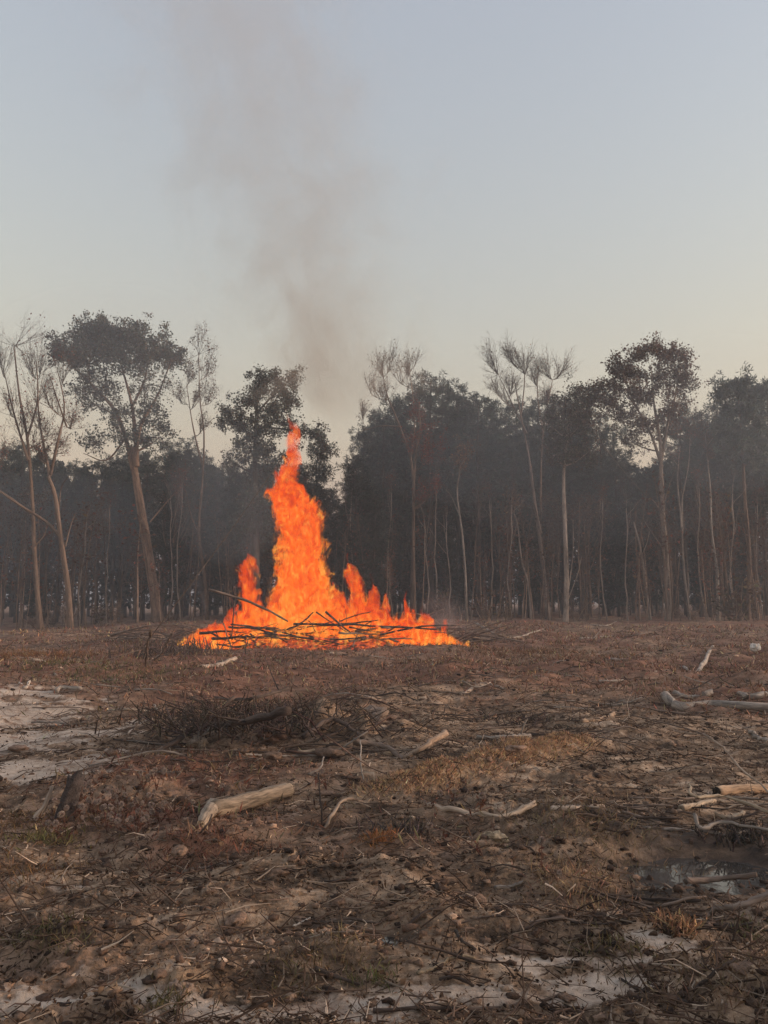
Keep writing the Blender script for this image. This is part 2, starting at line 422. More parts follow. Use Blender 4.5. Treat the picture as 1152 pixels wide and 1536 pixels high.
puddle('puddle_water', PUDDLE, .60, .42, PUD_Z)
puddle('puddle_water', PUDDLE2, .10, .12, -.028)

# ================================================================== trees
BARK = (.26, .180, .135); BARKD = (.12, .095, .08); PALE = (.42, .36, .31)
TWIG = (.15, .115, .10)
GREEN = (.060, .070, .052); PINE = (.078, .092, .080); REDL = (.20, .085, .06); BROWN = (.135, .085, .06); OLIVE = (.09, .085, .05)

def pine_tufts(cr, C, n, rad, rng, col, ln=.30, wd=.20, up=.25):
    """needle sprays: long thin leaves radiating from each tuft"""
    k = len(C); cc = np.repeat(C, n, 0)
    d = rng.normal(0, 1, (k * n, 3)); d[:, 2] += up; d /= np.linalg.norm(d, axis=1, keepdims=True)
    s = ln * rng.uniform(.6, 1.3, k * n)
    leaves(cr, cc + d * (s * .5 + rad * rng.random(k * n))[:, None], s, np.repeat(tints(k, col, .22, rng), n, 0) * np.exp(rng.normal(0, .15, (k * n, 1))), rng, wd, d)

def make_pine(h, cs, wid, rng, nb=38, dense=1.0, col=PINE, dead=6, bark=BARKD, round_=True):
    tr, cr = Acc(), Acc()
    zz = np.linspace(-.3, h * .97, 12); bx = np.cumsum(rng.normal(0, .05, 12)); by = np.cumsum(rng.normal(0, .05, 12))
    tp = np.stack([bx - bx[0], by - by[0], zz], 1); r0 = h * .0115
    tube(tr, tp, r0 * (1 - .85 * np.linspace(0, 1, 12)) + .012, 8, bark, rough=.06, rng=rng)
    Q0, Q1, tuft = [], [], []
    for i in range(nb):
        t = (i + rng.random()) / nb; z = h * (cs + (1 - cs) * t)
        prof = math.sqrt(max(0.02, 1 - ((t - .30) / .72) ** 2)) if round_ else (1 - t) ** .8 * (1 if t > .06 else .6) + .06
        Lb = wid * prof * rng.uniform(.55, 1.1); a = rng.random() * 6.283
        base = np.array([np.interp(z, zz, tp[:, 0]), np.interp(z, zz, tp[:, 1]), z]); out = np.array([math.cos(a), math.sin(a), 0])
        end = base + out * Lb + np.array([0, 0, Lb * rng.uniform(-.05, .55)])
        pts = bez(base, (base + end) / 2 + np.array([0, 0, -.12 * Lb]), end, 5)
        tube(tr, pts, np.linspace(r0 * .28 * (1 - .6 * t), .012, 5), 4, bark, cap=False, rng=rng)
        ns = max(2, int((3 + 5 * Lb / wid) * dense))
        for k in range(ns):
            s = rng.uniform(.35, 1.0); p = pts[0] * (1 - s) + pts[-1] * s + np.array([0, 0, -.2 * Lb * s * (1 - s)])
            q = p + rng.normal(0, .28, 3) * np.array([1, 1, .7]) + out * .15; Q0.append(p); Q1.append(q); tuft.append(q)
    tuft.append(tp[-1]); 
    twigs(cr, np.array(Q0), np.array(Q1), .014, TWIG, rng=rng)
    T = np.array(tuft); T = np.concatenate([T, T + rng.normal(0, .20, T.shape)])
    pine_tufts(cr, T, 13, .06, rng, col, .27, .15)
    for i in range(dead):
        z = h * rng.uniform(.2, cs); a = rng.random() * 6.283; Lb = rng.uniform(.5, 1.6)
        b = np.array([0, 0, z]); tube(tr, bez(b, b + np.array([math.cos(a), math.sin(a), .1]) * Lb * .5, b + np.array([math.cos(a) * Lb, math.sin(a) * Lb, rng.uniform(-.3, .4)]), 4), np.linspace(.03, .008, 4), 3, bark, cap=False)
    return tr.mesh('trunk', M_BARK), cr.mesh('crown', M_LEAF, smooth=False), h

def grow(tr, cr, p, d, L, r, lvl, rng, cfg, tips):
    """recursive hardwood branching"""
    n = 6 if lvl < 2 else 4
    pts = [np.asarray(p, float)]; dd = unit(d)
    for i in range(n - 1):
        dd = unit(dd + rng.normal(0, cfg['wob'], 3) + np.array([0, 0, cfg['up']])); pts.append(pts[-1] + dd * L / (n - 1))
    pts = np.array(pts)
    tube(tr if lvl < 2 else cr, pts, np.linspace(r, r * .5, n), 6 if lvl < 2 else 3, cfg['bark'] if lvl < 2 else TWIG, cap=False, rng=rng)
    if lvl >= cfg['depth']:
        for q in pts[1:]: tips.append((q, dd))
        return
    for i in range(cfg['kids'][lvl]):
        t = rng.uniform(.3, 1.0) if i else 1.0; k = t * (n - 1); a = int(min(k, n - 2)); q = pts[a] + (pts[a + 1] - pts[a]) * (k - a)
        ax = rng.normal(0, 1, 3); ax = unit(ax - np.dot(ax, dd) * dd)
        sp = cfg['spread'] * rng.uniform(.6, 1.3) * (.5 if i == 0 else 1)
        grow(tr, cr, q, unit(dd * math.cos(sp) + ax * math.sin(sp)), L * rng.uniform(.5, .75), r * .5 * rng.uniform(.7, 1), lvl + 1, rng, cfg, tips)

def make_hardwood(h, rng, fork=.45, spread=.5, kids=(4, 4, 3), leafn=2, leafc=REDL, leafs=.16, bark=BARK, rad=.011, ntr=9, jit=.5):
    tr, cr = Acc(), Acc(); n = 10
    zz = np.linspace(-.3, h * fork * 1.5, n); bx = np.cumsum(rng.normal(0, .09, n)); by = np.cumsum(rng.normal(0, .09, n))
    tp = np.stack([bx - bx[0], by - by[0], zz], 1); r0 = h * rad
    tube(tr, tp, r0 * (1 - .55 * np.linspace(0, 1, n)), 8, bark, rough=.05, rng=rng)
    cfg = dict(wob=.16, up=.10, bark=bark, depth=3, kids=kids, spread=spread); tips = []
    for i in range(ntr):
        t = rng.uniform(.55, 1.0) if i > 1 else 1.0; k = t * (n - 1); a = int(min(k, n - 2)); q = tp[a] + (tp[a + 1] - tp[a]) * (k - a)
        az = rng.random() * 6.283; e = rng.uniform(.25, .8) if i > 1 else rng.uniform(.02, .25)
        grow(tr, cr, q, (math.sin(e) * math.cos(az), math.sin(e) * math.sin(az), math.cos(e)), (h - q[2]) * rng.uniform(.45, .62), r0 * .38 * (1.2 - .5 * t), 1, rng, cfg, tips)
    T = np.array([t[0] for t in tips]); D = np.array([t[1] for t in tips])
    m = rng.random(len(T)) < .75; T1 = T[m]; e = T1 + (D[m] + rng.normal(0, .7, T1.shape)) * rng.uniform(.12, .42, (len(T1), 1)); twigs(cr, T1, e, .009, TWIG, rng=rng)
    if leafn:
        k = int(len(T) * leafn); idx = rng.integers(0, len(T), k)
        leaves(cr, T[idx] + rng.normal(0, jit * .4, (k, 3)), leafs * rng.uniform(.6, 1.3, k), tints(k, leafc, .3, rng, BROWN, .35), rng, .75)
    top = max(T[:, 2].max(), 1)
    return tr.mesh('trunk', M_BARK), cr.mesh('crown', M_LEAF, smooth=False), top

def make_sapling(h, rng, leafn=60, leafc=REDL, stems=1, lean=.05):
    tr, cr = Acc(), Acc(); P0, P1 = [], []
    for s in range(stems):
        n = 8; d = np.array([rng.normal(0, lean), rng.normal(0, lean), 1.]); p = np.array([rng.normal(0, .12) * (stems > 1), rng.normal(0, .12) * (stems > 1), -.15]); pts = [p]
        hs = h * rng.uniform(.7, 1)
        for i in range(n - 1):
            d = unit(d + rng.normal(0, .05, 3) + np.array([0, 0, .06])); pts.append(pts[-1] + d * hs / (n - 1))
        pts = np.array(pts); tube(tr, pts, np.linspace(.005 * h + .010, .008, n), 5, np.array(BARK) * rng.uniform(.7, 1.7), cap=False, rng=rng)
        for k in range(int(6 + h * 3)):
            t = rng.uniform(.3, 1) * (n - 1.001); a = int(t); q = pts[a] + (pts[a + 1] - pts[a]) * (t - a); az = rng.random() * 6.283; e = rng.uniform(.5, 1.2); Lb = h * rng.uniform(.08, .22) * (1.25 - t / n)
            w = q + Lb * np.array([math.sin(e) * math.cos(az), math.sin(e) * math.sin(az), math.cos(e)]); P0.append(q); P1.append(w)
            for _ in range(3):
                u = q + (w - q) * rng.uniform(.4, 1); P0.append(u); P1.append(u + rng.normal(0, 1, 3) * Lb * .22 + np.array([0, 0, Lb * .12]))
    P0 = np.array(P0); P1 = np.array(P1); twigs(cr, P0, P1, .010, TWIG, rng=rng)
    if leafn:
        idx = rng.integers(0, len(P1), leafn); leaves(cr, P1[idx] + rng.normal(0, .16, (leafn, 3)), .13 * rng.uniform(.6, 1.4, leafn), tints(leafn, leafc, .3, rng, BROWN, .4), rng, .7)
    return tr.mesh('trunk', M_BARK), cr.mesh('crown', M_LEAF, smooth=False), h

def place(proto, name, label, cat, group, x, y, height, rot=None, lean=(0, 0), wide=1.0):
    tm, cm, h = proto; s = height / h
    o = link(name, None, loc=(x, y, hz(x, y)), rot=(lean[0], lean[1], RNG.random() * 6.283 if rot is None else rot)); o.scale = (s * wide, s * wide, s)
    tag(o, label, cat, group); link('trunk', tm, o); link('crown', cm, o); return o

rg = lambda s: np.random.default_rng(s)
PINES = [make_pine(15, .45, 2.0, rg(1), 44, 1.2), make_pine(15, .38, 2.2, rg(2), 50, 1.1), make_pine(15, .55, 1.8, rg(3), 36, 1.3), make_pine(15, .30, 1.7, rg(4), 52, 1.0)]
CEDARS = [make_pine(11, .08, 1.9, rg(5), 74, 1.2, (.048, .058, .05), 0, BARKD, False), make_pine(11, .12, 1.6, rg(6), 66, 1.2, (.05, .058, .048), 0, BARKD, False)]
BARES = [make_hardwood(16, rg(7), .42, .42, (4, 4, 3), .5, REDL), make_hardwood(16, rg(8), .5, .38, (4, 4, 3), .35, BROWN), make_hardwood(14, rg(9), .4, .5, (4, 4, 3), 1.4, REDL)]
LEAFY = [make_hardwood(13, rg(10), .4, .55, (4, 4, 3), 4, BROWN, .17), make_hardwood(12, rg(12), .35, .6, (4, 4, 3), 4, (.085, .06, .045), .17)]
SAPS = [make_sapling(6, rg(13), 90, REDL), make_sapling(7, rg(14), 20, BROWN), make_sapling(5, rg(15), 140, (.15, .075, .05), 2), make_sapling(5.5, rg(16), 25, BROWN, 2, .08), make_sapling(8, rg(17), 90, REDL, 1, .06)]
SLIMS = [make_hardwood(14, rg(21), .5, .35, (3, 3, 3), .5, BROWN, .13, (.42, .34, .29), .0062, 5), make_hardwood(14, rg(22), .55, .3, (3, 3, 3), .9, REDL, .13, (.36, .29, .245), .0055, 5)]
SHRUBS = [make_sapling(2.2, rg(18), 120, BROWN, 6, .35), make_sapling(1.8, rg(19), 200, (.11, .085, .05), 7, .4), make_sapling(2.4, rg(20), 10, BROWN, 5, .3)]

def gx(px, d): return (px - 576) / FPX * d * 1.0
def px_tree(protos, i, name, label, cat, group, px, top, d, wide=1.0, rot=None):
    x = P(px, top, d)[0]; z = P(px, top, d)[2]
    return place(protos[i % len(protos)], name, label, cat, group, x, d, z - hz(x, d), rot, wide=wide)

# ---- hero trees: trunk drawn through points on their own plane, limbs reach to leaf masses
def hero(name, label, trunk, d, rb, rt, blobs, leafc, leafs=.16, bark=BARK, limbs=(), per=4.3, alt=None, palt=0, pine=False, seed=0, twigc=TWIG, sub=1.0):
    rng = rg(100 + seed); tr, cr = Acc(), Acc(); leafc = np.array(leafc) * 1.6; alt = None if alt is None else np.array(alt) * 1.6
    b0 = P(trunk[0][0], trunk[0][1], d); b0[2] = hz(b0[0], d)
    pts = [b0 - np.array([0, 0, .25])] + [P(px, py, d) + np.array([0, rng.normal(0, .12), 0]) for px, py in trunk[1:]]
    tp = catmull(pts, 22); rad = rb + (rt - rb) * np.linspace(0, 1, 22) ** .8; rad[0] *= 1.35; rad[1] *= 1.08
    tube(tr, tp, rad, 12, bark, rough=.05, rng=rng)
    limb_lines = [(tp, rad)]
    for lp, r0, r1 in limbs:
        q = [P(px, py, d) + np.array([0, rng.normal(0, .35) * (i > 0), 0]) for i, (px, py) in enumerate(lp)]
        w = catmull(q, 14); rr = np.linspace(r0, r1, 14); tube(tr, w, rr, 7, bark, cap=False, rough=.05, rng=rng); limb_lines.append((w, rr))
    allp = np.concatenate([l[0] for l in limb_lines]); allr = np.concatenate([l[1] for l in limb_lines])
    k = d / FPX
    for (px, py, rx, ry, n) in blobs:
        dep = rng.normal(0, .5) * min(rx * k, 2.0); c = P(px, py, d + dep); rx_, ry_ = rx * k, ry * k
        dist = np.hypot(allp[:, 0] - c[0], allp[:, 1] - c[1]); dz = c[2] - allp[:, 2]
        cost = np.hypot(dist, dz) + np.where(dz < .5 * dist, 2.5 * (.5 * dist - dz), 0) + np.where(allp[:, 2] < tp[:, 2].max() * .35, 30, 0)
        a = int(np.argmin(cost)); s = allp[a]; r = min(allr[a] * .55, .09)
        lim = bez(s, s * .45 + c * .55 + np.array([0, 0, -.18 * dist[a]]) + rng.normal(0, .12, 3), c, 8); tube(tr, lim, np.linspace(r, .018, 8), 5, bark, cap=False, rough=.05, rng=rng)
        if sub >= 1.3:
            tips = []; cfg = dict(wob=.06, up=.10, bark=bark, depth=3, kids=(4, 4, 5), spread=.42)
            for q_ in range(int(6 * sub)):
                i_ = int(rng.integers(1, 8)); dl = unit(lim[i_] - lim[i_ - 1])
                grow(tr, cr, lim[i_], unit(dl * .7 + rng.normal(0, .42, 3) + np.array([0, 0, .75])), rng.uniform(.5, 1.15) * max(ry_, .9), .015, 2, rng, cfg, tips)
            ends = np.array([t_[0] for t_ in tips]); dd_ = np.array([t_[1] for t_ in tips]); twigs(cr, ends, ends + (dd_ * .6 + rng.normal(0, .45, ends.shape)) * rng.uniform(.15, .4, (len(ends), 1)), .008, twigc, .1, rng)
            nl = int(n * 1.6); leaves(cr, ends[rng.integers(0, len(ends), nl)] + rng.normal(0, .12, (nl, 3)), leafs * .7 * rng.uniform(.5, 1.3, nl), tints(nl, leafc * .75, .3, rng, alt, palt), rng, .75)
            continue
        nt = max(5, int((rx_ * ry_ * 9 + 4) * sub))
        u = rng.normal(0, 1, (nt, 3)); u /= np.linalg.norm(u, axis=1, keepdims=True); u *= rng.uniform(.35, 1.05, (nt, 1)) ** .6
        T = c + u * np.array([rx_, rx_ * .9, ry_])
        st = lim[rng.integers(3, 8, nt)]; mid = st * .4 + T * .6 + rng.normal(0, .1, (nt, 3)); twigs(cr, st, T, .016, twigc, .10, rng)
        f = rng.uniform(.3, 1, (nt * 4, 1)); ii = np.repeat(np.arange(nt), 4); q0 = st[ii] * (1 - f) + T[ii] * f; q1 = q0 + (rng.normal(0, .55, q0.shape) + u[ii] * .6 + np.array([0, 0, .25])) * rng.uniform(.2, .6, (len(q0), 1)); twigs(cr, q0, q1, .009, twigc, .12, rng)
        ends = np.concatenate([T, q1]); nl = int(n * per)
        if nl:
            ce = ends[rng.integers(0, len(ends), nl)] if not pine else None
            if pine:
                kk = max(3, nl // 11); pine_tufts(cr, ends[rng.integers(0, len(ends), kk)] + rng.normal(0, .12, (kk, 3)), 11, .08, rng, leafc, .30)
            else:
                leaves(cr, ce + rng.normal(0, .14, ce.shape), leafs * .70 * rng.uniform(.55, 1.35, nl), tints(nl, leafc, .28, rng, alt, palt), rng, .75)
    o = link(name, None, loc=b0); tag(o, label, 'tree')
    link('trunk', tr.mesh('trunk', M_BARK, b0), o); link('crown', cr.mesh('crown', M_LEAF, b0, smooth=False), o)
    return o

DK = (.075, .082, .072)
# tall leaning tree with umbrella crown, left
hero('broadleaf_tree', 'tall leaning tree left of the fire with dark umbrella-shaped crown and lit trunk',
     [(238, 930), (231, 880), (216, 780), (203, 715), (196, 670)], 50, .37, .17,
     [(120, 515, 52, 26, 900), (150, 498, 40, 22, 800), (190, 500, 40, 22, 800), (225, 520, 42, 26, 900), (90, 525, 28, 18, 450), (255, 540, 22, 20, 420), (135, 540, 50, 18, 500), (200, 535, 55, 20, 600), (165, 515, 60, 24, 900),
      (165, 570, 45, 28, 330), (225, 575, 35, 30, 200), (120, 580, 30, 25, 120), (135, 600, 28, 20, 260), (185, 615, 30, 22, 200), (235, 625, 30, 22, 280), (240, 655, 28, 16, 190), (150, 660, 28, 22, 170), (180, 645, 22, 22, 170), (215, 660, 25, 18, 130)],
     DK, .19, (.33, .215, .155), [([(200, 705), (187, 660), (172, 615), (140, 580), (105, 545)], .17, .04), ([(205, 700), (203, 650), (198, 600), (178, 540)], .18, .04), ([(203, 690), (212, 640), (232, 590), (258, 550)], .14, .03), ([(198, 610), (215, 570), (225, 535)], .09, .03), ([(225, 783), (245, 755), (266, 730)], .05, .02), ([(190, 655), (160, 690), (125, 680)], .07, .02)],
     alt=(.075, .055, .04), palt=.25, seed=1)
# two bare trees at the left edge
hero('bare_tree', 'slim bare tree at the far left edge, nearly leafless twiggy top',
     [(62, 950), (52, 850), (46, 760), (40, 660), (30, 590), (22, 520)], 45, .16, .03,
     [(25, 520, 25, 40, 22), (5, 560, 25, 40, 22), (45, 560, 25, 40, 40), (15, 620, 30, 40, 60), (60, 600, 20, 40, 60), (35, 650, 30, 30, 90), (5, 680, 30, 30, 120), (70, 660, 22, 25, 110)],
     REDL, .14, BARK, [([(46, 770), (20, 750), (-10, 728)], .08, .03), ([(42, 690), (20, 620), (8, 560)], .08, .02), ([(40, 660), (55, 600), (52, 540)], .07, .02), ([(52, 820), (66, 800), (72, 775)], .04, .015)], seed=2, sub=2.0)
hero('bare_tree', 'pale-footed bare tree second from the left edge, trunk forked halfway up',
     [(106, 948), (100, 880), (93, 810), (82, 745), (74, 715)], 44, .18, .09,
     [(60, 560, 25, 40, 25), (95, 570, 24, 45, 40), (75, 610, 30, 35, 60), (55, 640, 28, 30, 120), (105, 640, 25, 30, 120), (85, 680, 25, 22, 120), (60, 690, 22, 20, 120)],
     REDL, .14, BARK, [([(75, 715), (62, 670), (52, 620), (58, 555)], .09, .02), ([(76, 712), (90, 665), (95, 610), (82, 550)], .09, .02), ([(100, 640), (92, 600), (72, 560)], .05, .02), ([(90, 805), (60, 780), (30, 755), (-5, 732)], .09, .04), ([(98, 820), (104, 790), (112, 770)], .05, .02), ([(88, 770), (86, 730), (108, 715)], .04, .015)], seed=3, sub=2.0)
hero('bare_tree', 'thin tall tree with narrow sparse top between the umbrella tree and the fire',
     [(312, 925), (306, 860), (298, 800), (304, 720), (306, 650), (300, 600), (298, 530)], 51, .12, .02,
     [(297, 530, 14, 32, 130), (285, 570, 15, 30, 150), (312, 560, 14, 30, 150), (292, 610, 22, 28, 160), (315, 605, 16, 25, 130), (300, 640, 22, 20, 90), (270, 600, 14, 24, 60)],
     BROWN, .15, BARK, [([(298, 800), (284, 770), (278, 735)], .05, .02), ([(304, 700), (290, 640), (282, 580)], .06, .015)], seed=4, sub=1.6)
# dark trees behind the flames
hero('evergreen_tree', 'dark ragged evergreen standing directly behind the tall flame',
     [(383, 930), (384, 800), (382, 700), (384, 620), (386, 575)], 47, .28, .06,
     [(388, 578, 22, 18, 420), (378, 600, 20, 16, 320), (428, 575, 20, 18, 440), (438, 600, 16, 16, 300), (415, 605, 18, 16, 300), (340, 625, 26, 14, 330), (365, 635, 24, 16, 300), (395, 640, 24, 18, 420), (440, 640, 22, 12, 240), (375, 670, 28, 24, 500), (405, 690, 28, 30, 600), (385, 720, 32, 30, 600), (400, 760, 34, 30, 600), (375, 780, 30, 30, 500), (390, 820, 34, 34, 500), (475, 650, 24, 10, 240), (488, 672, 14, 12, 190), (345, 690, 14, 14, 110)],
     (.062, .070, .062), .17, BARKD, [([(386, 640), (420, 640), (450, 645), (478, 652)], .07, .02), ([(384, 660), (360, 640), (335, 628)], .07, .02), ([(385, 620), (405, 600), (428, 580)], .07, .02)], alt=(.07, .055, .045), palt=.2, seed=5)
# right-hand trees
hero('bare_tree', 'bare twiggy top rising above the pines just right of the fire',
     [(617, 925), (620, 800), (618, 700), (600, 640), (580, 590), (572, 545)], 54, .13, .02,
     [(570, 560, 18, 30, 60), (585, 555, 16, 28, 60), (600, 575, 16, 28, 60), (556, 590, 16, 26, 60), (578, 600, 26, 26, 120), (614, 560, 10, 32, 45), (545, 625, 16, 18, 70)], BROWN, .13, BARK, [([(616, 690), (622, 630), (613, 545)], .06, .015), ([(600, 640), (570, 640), (535, 650)], .05, .015)], seed=6, sub=2.2)
hero('red_leaved_tree', 'slender tree with thin rust-red leaves in front of the pines right of the fire',
     [(622, 905), (620, 800), (622, 700), (630, 640), (628, 600)], 50, .11, .02,
     [(630, 640, 26, 30, 420), (645, 690, 30, 30, 500), (615, 680, 22, 30, 320), (650, 740, 26, 26, 350), (630, 760, 30, 26, 260)], (.19, .060, .042), .14, BARK, alt=(.11, .055, .04), palt=.3, seed=7, sub=1.4)
hero('bare_tree', 'bare fan-topped tree rising above the skyline between the fire and the pale trunk',
     [(822, 935), (815, 840), (803, 760), (795, 690), (780, 620), (772, 570)], 52, .16, .025,
     [(745, 560, 16, 36, 30), (768, 545, 16, 32, 30), (785, 560, 14, 32, 30), (765, 590, 30, 26, 45), (745, 590, 18, 22, 30)], BROWN, .13, (.27, .21, .18), [([(790, 650), (765, 600), (740, 540)], .06, .012), ([(782, 620), (788, 570), (785, 530)], .05, .012), ([(812, 800), (798, 740), (796, 700)], .06, .02)], seed=8, sub=3.2)
hero('bare_tree', 'brushy bare tree top with faint red buds left of the big oak crown',
     [(815, 930), (812, 800), (812, 700), (816, 640), (828, 570)], 55, .11, .02,
     [(805, 575, 10, 30, 50), (822, 565, 12, 30, 70), (838, 565, 10, 28, 70), (822, 600, 24, 22, 90), (835, 625, 20, 20, 80)], REDL, .12, BARK, [([(815, 650), (806, 600), (804, 550)], .05, .012)], seed=9, sub=3.0)
hero('pale_trunk_tree', 'pale straight barkless trunk with brown leafy head, right of the fire',
     [(848, 935), (850, 880), (848, 800), (846, 720), (850, 660), (856, 610)], 48, .17, .06,
     [(850, 610, 30, 24, 420), (830, 640, 26, 26, 420), (868, 640, 28, 26, 460), (850, 670, 36, 24, 520), (880, 610, 20, 18, 240), (870, 590, 16, 12, 190), (835, 690, 26, 16, 260), (880, 680, 20, 20, 260)], (.085, .068, .055), .16, (.46, .375, .315), [([(852, 890), (862, 830), (858, 780)], .035, .015), ([(852, 900), (866, 860), (872, 835)], .025, .01)], alt=(.05, .052, .04), palt=.4, seed=10)
hero('oak_tree', 'largest tree on the right with rounded clumped brown crown and pale forked limbs',
     [(1003, 930), (1000, 860), (994, 780), (992, 720), (990, 670), (984, 620)], 48, .21, .07,
     [(963, 525, 20, 14, 260), (985, 528, 18, 14, 240), (1010, 540, 20, 14, 260), (1028, 545, 14, 12, 150), (1035, 575, 12, 14, 130), (930, 550, 22, 14, 260), (912, 575, 16, 14, 170), (950, 555, 24, 16, 300), (980, 560, 26, 18, 330), (1012, 570, 22, 16, 260), (940, 585, 28, 18, 330), (970, 595, 28, 20, 330), (1000, 605, 24, 18, 260), (905, 610, 20, 16, 240), (930, 620, 22, 18, 260), (960, 635, 24, 18, 260), (900, 585, 14, 12, 130), (1025, 600, 14, 10, 100), (945, 660, 20, 16, 170), (1000, 640, 18, 16, 130), (880, 600, 18, 14, 190), (875, 620, 14, 14, 130)],
     (.105, .068, .052), .17, (.34, .27, .225), [([(993, 700), (975, 650), (950, 600), (930, 560)], .10, .025), ([(992, 690), (1000, 640), (1012, 590), (1020, 550)], .10, .025), ([(988, 650), (980, 600), (975, 550)], .09, .02), ([(996, 800), (985, 760), (965, 735), (952, 725)], .035, .012), ([(994, 760), (1006, 725), (1012, 700)], .03, .01), ([(1000, 830), (975, 790), (955, 765)], .03, .01)], alt=(.07, .05, .042), palt=.4, seed=11)
hero('pine_tree', 'tall grey-green pine with clumped crown at the right edge',
     [(1120, 925), (1122, 840), (1118, 740), (1112, 660), (1108, 600)], 49, .15, .05,
     [(1105, 572, 18, 12, 220), (1120, 585, 20, 14, 260), (1085, 590, 18, 12, 220), (1140, 590, 14, 14, 200), (1100, 610, 28, 14, 300), (1130, 615, 22, 14, 260), (1085, 635, 24, 14, 260), (1115, 645, 30, 16, 330), (1145, 640, 18, 16, 220), (1095, 670, 26, 14, 200), (1130, 680, 26, 16, 220)], (.085, .098, .085), .2, BARK, pine=True, seed=12)
hero('slim_tree', 'slim twin-stemmed pale tree between the oak and the right-hand pine',
     [(1035, 925), (1028, 860), (1022, 780), (1016, 720), (1018, 670)], 51, .09, .03,
     [(1020, 650, 20, 26, 160), (1010, 690, 16, 20, 80), (1035, 660, 14, 20, 90)], REDL, .13, (.36, .30, .26), [([(1024, 800), (1026, 750), (1030, 700), (1030, 660)], .05, .02)], seed=13, sub=1.3)
hero('slim_tree', 'crooked slim tree with white lower trunk near the right edge',
     [(1077, 922), (1075, 860), (1068, 800), (1064, 730), (1060, 670)], 50, .11, .03,
     [(1055, 640, 20, 22, 220), (1075, 650, 18, 22, 180), (1062, 690, 22, 22, 160)], BROWN, .14, (.44, .38, .33), seed=14, sub=1.3)
hero('dead_snag', 'leaning broken-topped pale stem without branches left of the oak trunk',
     [(976, 930), (969, 880), (960, 830), (950, 783)], 49, .10, .045, [], BROWN, bark=(.33, .27, .23), limbs=[([(962, 835), (972, 815), (978, 795)], .03, .01)], seed=15)
hero('slim_tree', 'slim pale crooked stem with thin branches right of the fire, before the pines',
     [(700, 900), (697, 850), (692, 790), (686, 740), (690, 700)], 47, .085, .03, [(688, 690, 16, 20, 60), (700, 680, 14, 22, 60)], BROWN, .13, (.32, .27, .235), [([(690, 775), (678, 745), (668, 735)], .03, .01)], seed=16)
hero('slim_tree', 'thin pale bowed stem close to the left of the pale barkless trunk',
     [(797, 935), (793, 880), (783, 840), (776, 790), (772, 770)], 48, .07, .025, [(770, 750, 14, 22, 40)], BROWN, .13, (.33, .27, .235), seed=17)

# ---- pines on the skyline right of the fire
n = 0
for (px, top, d, w, i, lab) in [
        (545, 655, 58, 1.0, 3, 'dark pine at the left end of the row right of the fire'),
        (575, 625, 58, 1.0, 1, 'second dark pine from the gap beside the fire'),
        (608, 598, 60, 1.0, 0, 'dark pine behind the rust-red tree, left of the tallest pine'),
        (645, 563, 58, 1.05, 1, 'tallest dark pine right of the fire, topping the middle skyline'),
        (682, 588, 60, 1.0, 2, 'dark pine just right of the tallest middle pine'),
        (715, 600, 57, 1.1, 0, 'round-topped dark pine midway between fire and pale trunk'),
        (757, 612, 59, 1.0, 3, 'dark pine under the bare fan-topped tree'),
        (792, 618, 62, 1.0, 1, 'dark pine between the two bare tops on the right'),
        (920, 640, 64, 1.0, 0, 'grey pine seen through the gap left of the big oak crown'),
        (1022, 612, 58, 1.0, 2, 'grey-green pine behind the right side of the oak crown'),
        (1052, 622, 60, 1.0, 0, 'grey-green pine between the oak and the edge pine'),
        (1150, 575, 55, .9, 1, 'pine cut by the right edge of the picture')]:
    px_tree(PINES, i, 'pine_tree', lab, 'tree', 'pines on the skyline', px, top, d, w)
for (px, top, d, w, i, lab) in [
        (475, 672, 50, 1.0, 0, 'dark conical evergreen right of the tall flame'),
        (500, 735, 56, 1.0, 1, 'small dark conical evergreen by the sky gap right of the flame'),
        (538, 690, 50, 1.15, 0, 'dark spire-topped evergreen right of the sky gap'),
        (560, 740, 48, 1.1, 1, 'broad low dark evergreen at the foot of the right-hand pines'),
        (440, 700, 52, 1.0, 1, 'dark conical evergreen half hidden behind the flame'),
        (352, 710, 58, 1.1, 0, 'bluish evergreen left of the flame')]:
    px_tree(CEDARS, i, 'evergreen_tree', lab, 'tree', 'conical evergreens', px, top, d, w)
rk = rg(78)
for k, (px, top) in enumerate([(552, 640), (566, 618), (592, 606), (626, 580), (664, 578), (698, 596), (736, 606), (775, 606), (806, 600), (838, 598), (868, 612), (898, 622), (1040, 625), (1075, 605)]):
    px_tree(PINES, k, 'pine_tree', 'dark pine in the close second rank behind the skyline pines on the right', 'tree', 'second-rank pines on the right', px, top, rk.uniform(60.5, 68), .85)
for k, px in enumerate((128, 168, 262, 278, 528, 590, 640, 655, 672, 735, 762, 905, 935, 1050, 1090, 1135)):
    px_tree(SLIMS, k, 'slim_tree', ('slim upright pale stem with thin top ' if k % 2 == 0 else 'slim upright stem with rusty thin top ') + ('left of the fire' if px < 400 else 'between fire and pale trunk' if px < 848 else 'on the right of the wood'), 'tree', 'slim upright stems ' + ('left' if px < 400 else 'middle' if px < 848 else 'right') + (' pale' if k % 2 == 0 else ' rusty'), px, rk.uniform(640, 730), rk.uniform(47.5, 52), .9)
